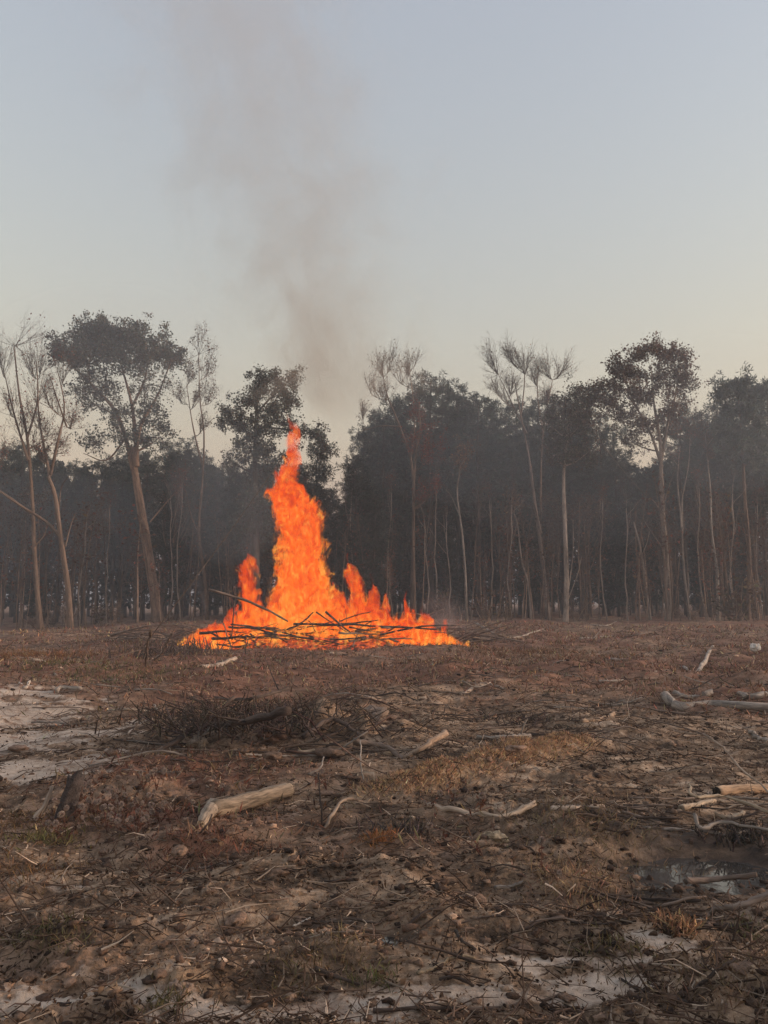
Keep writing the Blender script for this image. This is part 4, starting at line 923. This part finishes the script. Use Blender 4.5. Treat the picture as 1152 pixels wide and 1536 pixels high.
for k in range(32):
    px = r.uniform(0, 1152); py = r.uniform(1190, 1530) if k < 20 else r.uniform(1060, 1140)
    if 920 < px < 1152 and 1240 < py < 1345: continue
    s = r.uniform(.022, .05) * (1 if py > 1190 else 2)
    lump('dirt_clod', 'rough brown clod among the churned front soil' if k < 20 else 'brown clod on the middle of the clearing', 'clod', px, py, (s * r.uniform(1.0, 1.8), s, s * r.uniform(.35, .6)), np.array((.21, .135, .095)) * r.uniform(.6, 1.2), 10 + k, M_DIRT, 'clods of the front soil' if k < 20 else 'clods of the middle clearing', ICO2)

# ---- stump
def stump():
    rr = rg(70); p = G(92, 1228); acc = Acc(); k = 18; rows = [0, .05, .12, .2, .28, .33]; V = []
    for i, z in enumerate(rows):
        for j in range(k):
            a = 6.283 * j / k; rad = (.085 if i == 0 else .068 - .025 * z) * (1 + .16 * math.sin(a * 3 + 1) + rr.normal(0, .06)); top = (i == len(rows) - 1) * (.05 * math.sin(a + 2.5) + rr.normal(0, .02))
            V.append((rad * math.cos(a) + z * .28, rad * math.sin(a), z - .04 + top))
    F = []
    for i in range(len(rows) - 1):
        for j in range(k):
            A, B, C, D = i * k + j, i * k + (j + 1) % k, (i + 1) * k + (j + 1) % k, (i + 1) * k + j; F += [(A, B, C), (A, C, D)]
    V.append((.09, 0, .2)); c = len(V) - 1; F += [(c, (len(rows) - 1) * k + j, (len(rows) - 1) * k + (j + 1) % k) for j in range(k)]
    acc.add(np.array(V), np.array(F), (.07, .055, .05)); o = link('tree_stump', None, loc=p); tag(o, 'dark jagged weathered stump beside the seed-head weeds at left', 'stump')
    link('bark', acc.mesh('bark', M_STICK, smooth=False), o)
    a2 = Acc(); q = [np.array([-.07, -.02, .24]), np.array([-.11, -.04, .10]), np.array([-.20, -.06, -.02])]; tube(a2, catmull(q, 8), np.linspace(.012, .032, 8), 6, (.36, .28, .22), rough=.15); link('split_root', a2.mesh('split_root', M_STICK), o)
stump()

# ---- weeds with round seed heads
def puff_mesh():
    rr = rg(80); acc = Acc(); v, f = ICO1; acc.add(v * .010, f, (.20, .14, .11)); n = 240; d = rr.normal(0, 1, (n, 3)); d /= np.linalg.norm(d, axis=1, keepdims=True)
    leaves(acc, d * .017, .018, tints(n, (.40, .31, .265), .25, rr), rr, .4, d * 3); return acc.mesh('seed_head', M_LITTER, smooth=False)
PUFF = puff_mesh()
def seed_weed(px, py, n, label, grp, seed):
    rr = rg(700 + seed); p = G(px, py); o = link('seed_head_weed', None, loc=p); tag(o, label, 'weed', grp); acc = Acc(); tops = []
    for k in range(n):
        e = np.array([rr.normal(0, .075), rr.normal(0, .075), rr.uniform(.06, .17)]); tube(acc, bez(np.array([0, 0, -.02]), np.array([e[0] * .2, e[1] * .2, e[2] * .6]), e, 5), np.linspace(.0035, .0018, 5), 4, (.14, .07, .05), cap=False); tops.append(e)
    m = 14; q = np.array(tops)[rr.integers(0, n, m)] * rr.uniform(.3, .8, (m, 1)); leaves(acc, q + rr.normal(0, .015, q.shape), .04, tints(m, (.15, .07, .05), .3, rr), rr, .4)
    link('stem', acc.mesh('stem', M_LITTER), o)
    for e in tops: h = link('seed_head', PUFF, o, e); s = rr.uniform(.5, 1.1); h.scale = (s, s * rr.uniform(.8, 1.1), s * rr.uniform(.7, 1.0)); h.rotation_euler = (rr.random() * 6, rr.random() * 6, 0)
r2 = rg(71)
for k, (px, py) in enumerate([(120, 1190), (135, 1200), (150, 1186), (165, 1205), (180, 1195), (145, 1222), (160, 1235), (195, 1215), (210, 1205), (225, 1228), (240, 1222), (255, 1225), (205, 1240), (115, 1215), (125, 1172), (155, 1168), (235, 1170), (215, 1172), (270, 1215), (175, 1222), (100, 1250), (85, 1240)]):
    seed_weed(px, py + 12, int(r2.integers(3, 7)), 'dry weed with round fluffy seed heads beside the dark stump', 'seed-head weeds beside the stump', k)
for k, (px, py, lb) in enumerate([(490, 1175, 'dry seed-head weed by the upright stick below the root mound'), (680, 1195, 'two-headed seed weed at the foot of the straw ridge'), (720, 1208, 'seed-head weed at the pale stripped stick'), (645, 1212, 'seed-head weed at the left end of the stripped stick'), (812, 1305, 'seed-head weed left of the tan grass mound'), (725, 1275, 'seed-head weed under the pale wood chunk'), (330, 1190, 'seed-head weeds just above the thick pale log'), (955, 1025, 'pale seed weed on the right of the clearing')]):
    seed_weed(px, py + 8, 2 if k else 3, lb, None, 50 + k)

# ---- spiky tuft and bare brush on the clearing
def brush(name, label, px, py, n, h, spread, col, seed, lean=.6):
    rr = rg(800 + seed); p = G(px, py); acc = Acc(); a = rr.random(n) * 6.283; b = np.stack([rr.normal(0, spread, n), rr.normal(0, spread * .7, n), np.full(n, -.02)], 1)
    e = b + np.stack([np.cos(a) * rr.random(n) * lean * h + rr.normal(0, .15 * h, n), np.sin(a) * rr.random(n) * lean * h, h * rr.uniform(.4, 1.1, n)], 1); twigs(acc, b, e, .004 + .0008 * p[1], tints(n, col, .3, rr), .1, rr)
    f = rr.uniform(.3, .9, (n * 2, 1)); ii = np.repeat(np.arange(n), 2); q = b[ii] * (1 - f) + e[ii] * f; twigs(acc, q, q + rr.normal(0, .22 * h, q.shape) + np.array([0, 0, .15 * h]), .002 + .0005 * p[1], tints(n * 2, col, .3, rr), .1, rr)
    o = link(name, acc.mesh(name, M_STICK), loc=p); return tag(o, label, 'brush', None, 'stuff')
brush('brush_clump', 'dark twiggy brush clump on the slope right of the fire', 855, 1010, 110, .30, .5, (.085, .066, .06), 1, 1.8)
brush('brush_clump', 'dark low brush behind the straw ridge head', 800, 1085, 110, .13, .45, (.10, .07, .056), 2, 2.2)
brush('brush_clump', 'dark tangled brush spilling from the root mound', 370, 1090, 260, .30, .6, (.085, .058, .045), 3, 2.0)
brush('brush_clump', 'spiky red-tan grass tuft below the puddle', 1012, 1398, 40, .10, .03, (.30, .17, .10), 4, 1.2)
brush('brush_clump', 'small dark brush fan by the stripped stick', 610, 1252, 60, .13, .12, (.09, .07, .06), 5, 1.0)
brush('brush_clump', 'dark brush on the bank at the right edge above the puddle', 1120, 1255, 110, .09, .16, (.05, .038, .032), 6)
brush('brush_clump', 'reddish bare weeds left of the fire', 260, 985, 120, .5, .8, (.13, .085, .07), 7)

# ================================================================== the fire
FD = 28.5
def char_mat():
    m, nt = nodes('charred_wood'); N, L, M = NT(nt)
    tc = N('ShaderNodeTexCoord'); nz = N('ShaderNodeTexNoise', Scale=9.0, Detail=5.0); L(tc.outputs['Object'], nz.inputs['Vector'])
    c = ramp(nt, nz.outputs[0], [(.35, (.018, .014, .013)), (.55, (.07, .05, .042)), (.7, (.16, .12, .10))])
    b = N('ShaderNodeBump', Strength=.7, Distance=.02); L(nz.outputs[0], b.inputs['Height'])
    p = N('ShaderNodeBsdfPrincipled', Roughness=.85); L(c, p.inputs['Base Color']); L(b.outputs[0], p.inputs['Normal'])
    n2 = N('ShaderNodeTexNoise', Scale=3.0, Detail=4.0, Roughness=.6); L(tc.outputs['Object'], n2.inputs['Vector'])
    g = M('MULTIPLY', M('SUBTRACT', n2.outputs[0], .60), 9.0, clamp=True)
    p.inputs['Emission Color'].default_value = (1, .12, .015, 1); L(M('MULTIPLY', g, .35), p.inputs['Emission Strength'])
    o = N('ShaderNodeOutputMaterial'); L(p.outputs[0], o.inputs[0]); return m
M_CHAR = char_mat()
def ember_mat():
    m, nt = nodes('embers'); N, L, M = NT(nt)
    tc = N('ShaderNodeTexCoord'); nz = N('ShaderNodeTexNoise', Scale=5.0, Detail=6.0, Roughness=.7, Distortion=.8); L(tc.outputs['Object'], nz.inputs['Vector'])
    c = ramp(nt, nz.outputs[0], [(.40, (.01, .004, .002)), (.50, (.35, .035, .008)), (.58, (.6, .09, .01)), (.68, (.7, .22, .03))])
    p = N('ShaderNodeBsdfPrincipled', Roughness=.95); p.inputs['Base Color'].default_value = (.03, .025, .022, 1); L(c, p.inputs['Emission Color']); p.inputs['Emission Strength'].default_value = .38
    o = N('ShaderNodeOutputMaterial'); L(p.outputs[0], o.inputs[0]); return m
M_EMBER = ember_mat()

def curve(nt, pts, lo, hi):
    n = nt.nodes.new('ShaderNodeFloatCurve'); c = n.mapping.curves[0]; p = [(t, (v - lo) / (hi - lo)) for t, v in pts]
    c.points[0].location = p[0]; c.points[1].location = p[-1]
    for a in p[1:-1]: c.points.new(*a)
    n.mapping.update(); m = nt.nodes.new('ShaderNodeMapRange'); m.inputs['To Min'].default_value = lo; m.inputs['To Max'].default_value = hi
    nt.links.new(n.outputs[0], m.inputs['Value']); return n.inputs['Value'], m.outputs[0]

def field(nt, h, cx, rr, yr, amp, wsc, wamp, nsc, off, zs=.55, det=3.5):
    """turbulent column: 1 at the axis, 0 at the rim, torn by warped noise"""
    N, L, M = NT(nt); tc = N('ShaderNodeTexCoord')
    mp = N('ShaderNodeMapping'); mp.inputs['Scale'].default_value = (1, 1, zs); mp.inputs['Location'].default_value = off; L(tc.outputs['Object'], mp.inputs[0])
    nb = N('ShaderNodeTexNoise', Scale=wsc, Detail=3.0, Distortion=.6); L(mp.outputs[0], nb.inputs['Vector'])
    sb = N('ShaderNodeVectorMath', operation='SUBTRACT'); L(nb.outputs['Color'], sb.inputs[0]); sb.inputs[1].default_value = (.5, .5, .5)
    wa = N('ShaderNodeVectorMath', operation='SCALE'); wa.inputs['Scale'].default_value = wamp; L(sb.outputs[0], wa.inputs[0])
    ad = N('ShaderNodeVectorMath', operation='ADD'); L(tc.outputs['Object'], ad.inputs[0]); L(wa.outputs[0], ad.inputs[1])
    sp = N('ShaderNodeSeparateXYZ'); L(ad.outputs[0], sp.inputs[0]); t = M('DIVIDE', sp.outputs[2], h, clamp=True)
    lo = min(v for _, v in cx) - .1; hi = max(v for _, v in cx) + .1; rh = max(v for _, v in rr) * 1.05
    i1, ox = curve(nt, cx, lo, hi); L(t, i1); i2, orr = curve(nt, rr, 0, rh); L(t, i2)
    dx = M('DIVIDE', M('SUBTRACT', sp.outputs[0], ox), orr); dy = M('DIVIDE', sp.outputs[1], M('MULTIPLY', orr, yr))
    d = M('SQRT', M('ADD', M('MULTIPLY', dx, dx), M('MULTIPLY', dy, dy)))
    mp2 = N('ShaderNodeMapping'); mp2.inputs['Scale'].default_value = (1, 1, zs); mp2.inputs['Location'].default_value = off; L(ad.outputs[0], mp2.inputs[0])
    n2 = N('ShaderNodeTexNoise', Scale=nsc, Detail=det, Roughness=.6, Distortion=1.0); L(mp2.outputs[0], n2.inputs['Vector'])
    nn = M('SUBTRACT', n2.outputs[0], .5)
    return M('SUBTRACT', M('ADD', 1.0, M('MULTIPLY', nn, amp)), d), nn, t

def flame_mat(h, cx, rr, yr, amp, off, dens=15, wamp=1.0, step=.06, hot=.0, bias=.0):
    m, nt = nodes('flame'); N, L, M = NT(nt)
    f, nn, t = field(nt, h, cx, rr, yr, amp, 1.5, wamp, 6.0, off, .5, 4.5)
    f = M('SUBTRACT', M('SUBTRACT', f, bias), M('MULTIPLY', M('MAXIMUM', M('SUBTRACT', t, .92), 0.0), 10.0)); den = M('MULTIPLY', M('MULTIPLY', f, 4.0, clamp=True), M('MULTIPLY', dens, M('SUBTRACT', 1.0, M('MULTIPLY', t, .62))))
    v = M('ADD', M('ADD', M('MULTIPLY', f, .42), M('MULTIPLY', nn, 4.2)), M('ADD', M('MULTIPLY', M('SUBTRACT', 1.0, t), .42), -.06 + hot))
    c = ramp(nt, v, [(.0, (.40, .030, .010)), (.25, (.88, .062, .008)), (.5, (1, .115, .008)), (.80, (1, .205, .014)), (1.0, (1, .44, .075))])
    em = N('ShaderNodeEmission'); L(c, em.inputs[0]); L(M('MULTIPLY', den, FLAME_GAIN), em.inputs[1])
    ab = N('ShaderNodeVolumeAbsorption'); ab.inputs[0].default_value = (0, 0, 0, 1); L(den, ab.inputs[1])
    a = N('ShaderNodeAddShader'); L(em.outputs[0], a.inputs[0]); L(ab.outputs[0], a.inputs[1]); o = N('ShaderNodeOutputMaterial'); L(a.outputs[0], o.inputs['Volume'])
    m.cycles.volume_step_rate = step; return m
FLAME_GAIN = 0.34      # exposure is +1.9 stops

def hull_mesh(name, h, cx, rr, yr, mat, marg, pad, n=26, k=22, z1=1.08):
    ts = np.linspace(-.01, z1, n); X = np.interp(ts, [p[0] for p in cx], [p[1] for p in cx]); Rr = np.interp(ts, [p[0] for p in rr], [p[1] for p in rr]) * marg + pad
    a = np.linspace(0, 6.2831853, k, endpoint=False); V = np.stack([(X[:, None] + Rr[:, None] * np.cos(a)).ravel(), (Rr[:, None] * yr * np.sin(a)).ravel() * np.ones(n * k), np.repeat(ts * h, k)], 1)
    i, j = np.meshgrid(np.arange(n - 1), np.arange(k), indexing='ij'); j2 = (j + 1) % k; A = (i * k + j).ravel(); B = (i * k + j2).ravel(); C = ((i + 1) * k + j2).ravel(); D = ((i + 1) * k + j).ravel()
    F = np.concatenate([np.stack([A, B, C], 1), np.stack([A, C, D], 1)]); c0 = len(V); V = np.concatenate([V, [[X[0], 0, ts[0] * h], [X[-1], 0, ts[-1] * h]]]); q = np.arange(k)
    F = np.concatenate([F, np.stack([np.full(k, c0), (q + 1) % k, q], 1), np.stack([np.full(k, c0 + 1), (n - 1) * k + q, (n - 1) * k + (q + 1) % k], 1)])
    acc = Acc(); acc.add(V, F, (1, .4, .05)); return acc.mesh(name, mat)

fz = hz(P(490, 950, FD)[0], FD)
fire = link('bonfire', None, loc=(P(490, 960, FD)[0], FD, fz)); tag(fire, 'roaring orange brush fire with one tall column of flame', 'fire')
FX = fire.location.x
def flame(px, d, h, cx, rr, yr, amp, off, label=None, z=0.0, **k):
    x = P(px, 960, d)[0]; m = flame_mat(h, cx, rr, yr, amp, off, **k)
    o = link('flame', hull_mesh('flame', h, cx, rr, yr, m, 1.30, .22), fire, (x - FX, d - FD, z))
    if label: o['label'] = label
    return o
# tall column (base centre at 465 px)
flame(465, 28.6, 8.1, [(0, .0), (.1, -.05), (.22, -.28), (.41, -.32), (.54, -.36), (.60, -.50), (.66, -.86), (.72, -.80), (.79, -.66), (.90, -.72), (1, -.80)],
      [(0, 1.20), (.1, 1.10), (.22, .86), (.41, .66), (.54, .70), (.60, .72), (.66, .46), (.72, .36), (.79, .28), (.90, .22), (1, .08)], .8, 2.7, (0, 0, 0), 'tall leaning column of orange flame', wamp=1.45)
flame(372, 28.2, 3.1, [(0, .05), (.4, .0), (1, -.05)], [(0, .75), (.3, .48), (.6, .36), (.85, .28), (1, .12)], .8, 1.7, (3, 1, 5), 'smaller flame left of the tall column')
flame(540, 28.0, 2.9, [(0, .1), (.4, .05), (.7, -.1), (1, -.28)], [(0, .85), (.25, .45), (.5, .30), (.75, .26), (1, .12)], .8, 2.6, (7, 2, 1), 'small ragged flame right of the tall column')
flame(560, 27.9, 2.3, [(0, .0), (.5, .05), (1, -.05)], [(0, .6), (.3, .32), (.6, .18), (1, .07)], .8, 1.9, (9, 4, 3))
flame(612, 27.6, 1.9, [(0, .0), (.5, -.05), (1, .1)], [(0, .8), (.3, .5), (.55, .26), (.8, .12), (1, .05)], .8, 1.9, (2, 8, 3))
flame(345, 28.0, 1.6, [(0, .0), (.5, .05), (1, -.1)], [(0, .8), (.35, .45), (.7, .2), (1, .06)], .8, 2.0, (5, 8, 1))
for (px, d, h_, r_, o_) in ((418, 28.3, 2.3, .62, (1, 9, 2)), (398, 28.0, 1.6, .5, (8, 9, 2)), (508, 28.2, 2.3, .6, (6, 4, 2)), (585, 27.9, 1.9, .5, (2, 4, 8)), (600, 27.7, 1.35, .45, (3, 7, 8)), (640, 27.8, 1.35, .42, (9, 1, 8)), (665, 27.7, .95, .42, (9, 5, 8))):
    flame(px, d, h_, [(0, .0), (.5, rg(px).uniform(-.1, .1)), (1, rg(px + 1).uniform(-.25, .2))], [(0, r_), (.3, r_ * .6), (.6, r_ * .36), (.85, r_ * .22), (1, .05)], .8, 2.4, o_)
# low sheet of fire over the whole pile
flame(495, 28.3, 1.55, [(0, .0), (1, -.3)], [(0, 3.75), (.25, 3.4), (.45, 2.8), (.65, 2.0), (.85, 1.0), (1, .3)], .36, 3.2, (1, 3, 6), 'low sheet of flame over the pile', wamp=1.1, step=.045, hot=.08, bias=.35)
flame(628, 27.7, .8, [(0, .0), (1, .1)], [(0, 1.45), (.4, 1.0), (.75, .5), (1, .1)], .45, 2.2, (4, 3, 9), wamp=.6, hot=.05)
flame(318, 27.75, .85, [(0, .0), (1, .1)], [(0, .95), (.4, .7), (.75, .4), (1, .1)], .5, 2.8, (6, 1, 2), 'low flames licking round the stump', wamp=.5, hot=.05)

def embers():
    acc = Acc(); rr = rg(90); n, k = 12, 48; V = []
    for i in range(n):
        q = i / (n - 1)
        for j in range(k):
            a = 6.283 * j / k; x = q * 4.5 * math.cos(a); y = q * 1.75 * math.sin(a); z = .55 * (1 - q ** 1.6) + rr.normal(0, .06) - .05
            V.append((x, y, z))
    i, j = np.meshgrid(np.arange(n - 1), np.arange(k), indexing='ij'); j2 = (j + 1) % k; A = (i * k + j).ravel(); B = (i * k + j2).ravel(); C = ((i + 1) * k + j2).ravel(); D = ((i + 1) * k + j).ravel()
    acc.add(np.array(V), np.concatenate([np.stack([A, C, B], 1), np.stack([A, D, C], 1)])[:, ::-1], (0, 0, 0)); o = link('ember_bed', acc.mesh('ember_bed', M_EMBER, smooth=False), fire, (.35, -.2, 0)); o['label'] = 'glowing heap of embers under the sticks'
embers()

def pile_stick(label, grp, p0, p1, r0, r1, seed, mat=None, name='burning_branch', side=1):
    o = wood(name, label, 'branch', [p0, (p0 + p1) / 2 + rg(seed).normal(0, .05, 3) * np.linalg.norm(p1 - p0), p1], r0, r1, MIDW, grp, False, side, 7, seed, True, 10)
    if mat: o.data.materials[0] = mat
    return o
rp = rg(91)
for k in range(125):
    front = k < 26; d = rp.uniform(26.95, 27.6) if front else rp.uniform(27.3, 29.6); px = rp.uniform(345, 630); x = P(px, 960, d)[0]
    q = ((x - FX) / 4.6) ** 2; zt = max(.06, .85 * (1 - q)) * (1 if not front else .6); z = fz + rp.uniform(.03, zt); L = rp.uniform(.9, 3.2); a = rp.normal(0, .7); tl = rp.normal(0, .16)
    e = np.array([math.cos(a) * math.cos(tl), math.sin(a), math.sin(tl)]) * L / 2; c = np.array([x, d, z])
    p0, p1 = c - e, c + e
    for p in (p0, p1): p[2] = max(p[2], hz(p[0], p[1]) + .04)
    pile_stick('charred stick smouldering in the middle of the burning pile', 'sticks in the burning pile', p0, p1, rp.uniform(.015, .045), rp.uniform(.008, .02), 900 + k, M_CHAR if k % 4 else None, side=3)
def at(px, py, d): return P(px, py, d)
for k, (a, b, dd, lb, r0) in enumerate([((313, 884), (432, 932), (27.0, 26.9), 'long pole slanting up to the left out of the fire', .045),
        ((352, 880), (348, 960), (27.4, 27.3), 'short dark upright stake at the left of the flames', .03),
        ((430, 945), (470, 918), (26.8, 26.8), 'short dark stick poking up in front of the tall flame', .03),
        ((474, 918), (520, 948), (26.8, 26.7), 'thin dark stick crossing in front of the flames', .022),
        ((510, 932), (556, 918), (26.8, 26.8), 'thin stick slanting right before the flames', .022),
        ((335, 935), (352, 985), (26.9, 26.4), 'pale thin stick hanging down left of the burning pile', .022),
        ((440, 936), (655, 944), (26.9, 27.0), 'long dark limb lying across the front of the burning pile', .042),
        ((395, 950), (560, 955), (26.6, 26.6), 'second dark limb low across the front of the fire', .034),
        ((570, 952), (690, 938), (26.8, 27.2), 'dark limb ending in the smoke at the right of the fire', .036),
        ((383, 965), (388, 985), (26.5, 26.3), 'short pale peg in front of the fire', .02)]):
    pile_stick(lb, None, at(*a, dd[0]), at(*b, dd[1]), r0, r0 * .6, 1100 + k, M_CHAR if k not in (0, 5, 9) else None, 'branch', 0)
# unburnt brush right of and behind the fire, and left of it
for k in range(64):
    px = rp.uniform(585, 745); d = rp.uniform(28.8, 31.5); x = P(px, 960, d)[0]; L = rp.uniform(1.2, 3.2); a = rp.normal(0, .5) + rp.choice([0, math.pi]); tl = rp.uniform(-.05, .5)
    c = np.array([x, d, hz(x, d) + rp.uniform(.05, 1.15) * max(.15, 1 - abs(px - 650) / 110)]); e = np.array([math.cos(a) * math.cos(tl), math.sin(a), math.sin(tl)]) * L / 2; p0, p1 = c - e, c + e
    for p in (p0, p1): p[2] = max(p[2], hz(p[0], p[1]) + .03)
    pile_stick('unburnt grey-brown stick in the brush heap right behind the fire', 'unburnt sticks right of the fire', p0, p1, rp.uniform(.02, .045), .012, 1200 + k, None, 'branch', 2)
for k in range(54):
    px = rp.uniform(165, 345); d = rp.uniform(28.5, 33); x = P(px, 960, d)[0]; L = rp.uniform(1.2, 3.0); a = rp.normal(0, .5) + rp.choice([0, math.pi]); tl = rp.uniform(-.15, .3)
    c = np.array([x, d, hz(x, d) + rp.uniform(.05, .8) * max(.2, 1 - abs(px - 265) / 100)]); e = np.array([math.cos(a) * math.cos(tl), math.sin(a), math.sin(tl)]) * L / 2; p0, p1 = c - e, c + e
    for p in (p0, p1): p[2] = max(p[2], hz(p[0], p[1]) + .03)
    pile_stick('dark bare stick in the brush heap left of the fire', 'unburnt sticks left of the fire', p0, p1, rp.uniform(.015, .04), .01, 1300 + k, None, 'branch', 2)
# smouldering stump
st = lump('burning_stump', 'charred round stump lying in flames at the left end of the fire', 'stump', 326, 974, (.42, .3, .3), (.03, .025, .022), 90, M_CHAR)

# ---- smoke
def smoke(name, label, base, h, cx, rr, yr, dens, col, off, nsc=.55, wsc=.25, wamp=2.5, amp=1.6, step=.24, soft=.9, fade=2.2, low=0.0):
    m, nt = nodes(name); N, L, M = NT(nt); f, nn, t = field(nt, h, cx, rr, yr, amp, wsc, wamp, nsc, off, .7, 3.0)
    k = M('MULTIPLY', M('MULTIPLY', f, soft, clamp=True), M('MULTIPLY', M('MULTIPLY', M('SUBTRACT', 1.0, t), fade, clamp=True), M('MULTIPLY', t, 14.0, clamp=True))); k = M('MULTIPLY', k, M('ADD', 1.0, M('MULTIPLY', M('POWER', M('SUBTRACT', 1.0, t), 3.0), low))); den = M('MULTIPLY', M('MULTIPLY', k, k), dens)
    v = N('ShaderNodeVolumePrincipled'); v.inputs['Color'].default_value = (*col, 1); L(den, v.inputs['Density']); v.inputs['Anisotropy'].default_value = .1
    o = N('ShaderNodeOutputMaterial'); L(v.outputs[0], o.inputs['Volume']); m.cycles.volume_step_rate = step
    ob = link(name, hull_mesh(name, h, cx, rr, yr, m, 1.35, .3, z1=1.0), loc=base); return tag(ob, label, None, None, 'stuff')
path = [(455, 660, 40), (478, 580, 72), (486, 500, 95), (468, 400, 98), (425, 250, 110), (385, 100, 125), (345, -60, 140), (320, -200, 150)]
B = P(455, 660, FD); TOP = P(320, -200, FD); hh = TOP[2] - B[2]
cxs = []; rrs = []
for px, py, rp_ in path:
    q = P(px, py, FD); cxs.append((float((q[2] - B[2]) / hh), float(q[0] - B[0]))); rrs.append((cxs[-1][0], rp_ / FPX * FD * 2.0))
smoke('smoke_plume', 'thin grey-brown smoke plume drifting up and left from the fire', B, hh, cxs, rrs, .9, .042, (.68, .58, .49), (0, 0, 0), soft=1.2, fade=20, low=1.7, nsc=.42, amp=3.4, wamp=4.2)
b2 = P(372, 880, 29.5)
smoke('smoke_wisp', 'pale bluish wisp of smoke rising left of the tall flame', b2, 4.2, [(0, .0), (.5, .05), (1, -.2)], [(0, .4), (.5, .8), (1, 1.0)], .8, .16, (.72, .74, .82), (3, 3, 1), 1.4, .6, .9, 1.8, .16)
b3 = P(305, 925, 29)
smoke('smoke_wisp', 'small white wisp of smoke curling off the left brush heap', b3, 1.5, [(0, .05), (.4, -.02), (.7, -.2), (1, -.3)], [(0, .10), (.5, .17), (1, .30)], .8, 1.6, (.75, .77, .84), (5, 3, 1), 3.0, 1.3, .35, 1.6, .16)
b4 = P(668, 945, 28)
smoke('smoke_wisp', 'pale drifting ground smoke at the right end of the fire', b4, 1.6, [(0, .1), (.4, .0), (1, -.5)], [(0, 1.3), (.4, 1.0), (1, .6)], .6, .6, (.78, .72, .74), (5, 6, 1), 1.8, .8, .6, 1.8, .16)

# ---- thin banks of smoke hanging in and before the wood
def bank(label, px, py, d, rx, ry, rz, dens, col=(.74, .82, .95)):
    m, nt = nodes('smoke_bank'); N, L, M = NT(nt); v = N('ShaderNodeVolumePrincipled'); v.inputs['Color'].default_value = (*col, 1); v.inputs['Density'].default_value = dens
    o = N('ShaderNodeOutputMaterial'); L(v.outputs[0], o.inputs['Volume']); w, f = ICO3; acc = Acc(); acc.add(w * np.array([rx, ry, rz]), f, (1, 1, 1))
    return tag(link('smoke_bank', acc.mesh('smoke_bank', m), loc=P(px, py, d)), label, None, None, 'stuff')
bank('bluish smoke hanging before the umbrella tree crown', 165, 560, 45, 8, 4, 5, .014)
bank('bluish smoke in the wood at the far left', 60, 790, 54, 9, 6, 3.6, .008)
bank('bluish smoke left of the tall flame', 345, 740, 43, 3.2, 4, 3.8, .013)
bank('pale smoke over the wood right of the pale trunk', 900, 700, 46, 10, 4, 4.5, .007)
bank('pale smoke over the tall pines in the middle', 680, 640, 47, 7, 5, 4.5, .006)
bank('pale smoke about the right-hand pine crown', 1090, 620, 46, 6, 4, 4.5, .011)
# ---- the hazy air over the whole place
hm, nt = nodes('haze'); N, L, M = NT(nt); pv = N('ShaderNodeVolumePrincipled'); pv.inputs['Color'].default_value = (.82, .88, .98, 1); pv.inputs['Density'].default_value = .0020
oo = N('ShaderNodeOutputMaterial'); L(pv.outputs[0], oo.inputs['Volume'])
bx = np.array([(a, b, c) for c in (-2.0, float(TOP[2]) + 2) for (a, b) in ((-450, -450), (450, -450), (450, 450), (-450, 450))], float)
hf = np.array([(0, 2, 1), (0, 3, 2), (4, 5, 6), (4, 6, 7), (0, 1, 5), (0, 5, 4), (1, 2, 6), (1, 6, 5), (2, 3, 7), (2, 7, 6), (3, 0, 4), (3, 4, 7)])
acc = Acc(); acc.add(bx, hf, (1, 1, 1)); tag(link('haze', acc.mesh('haze', hm, smooth=False)), kind='stuff')
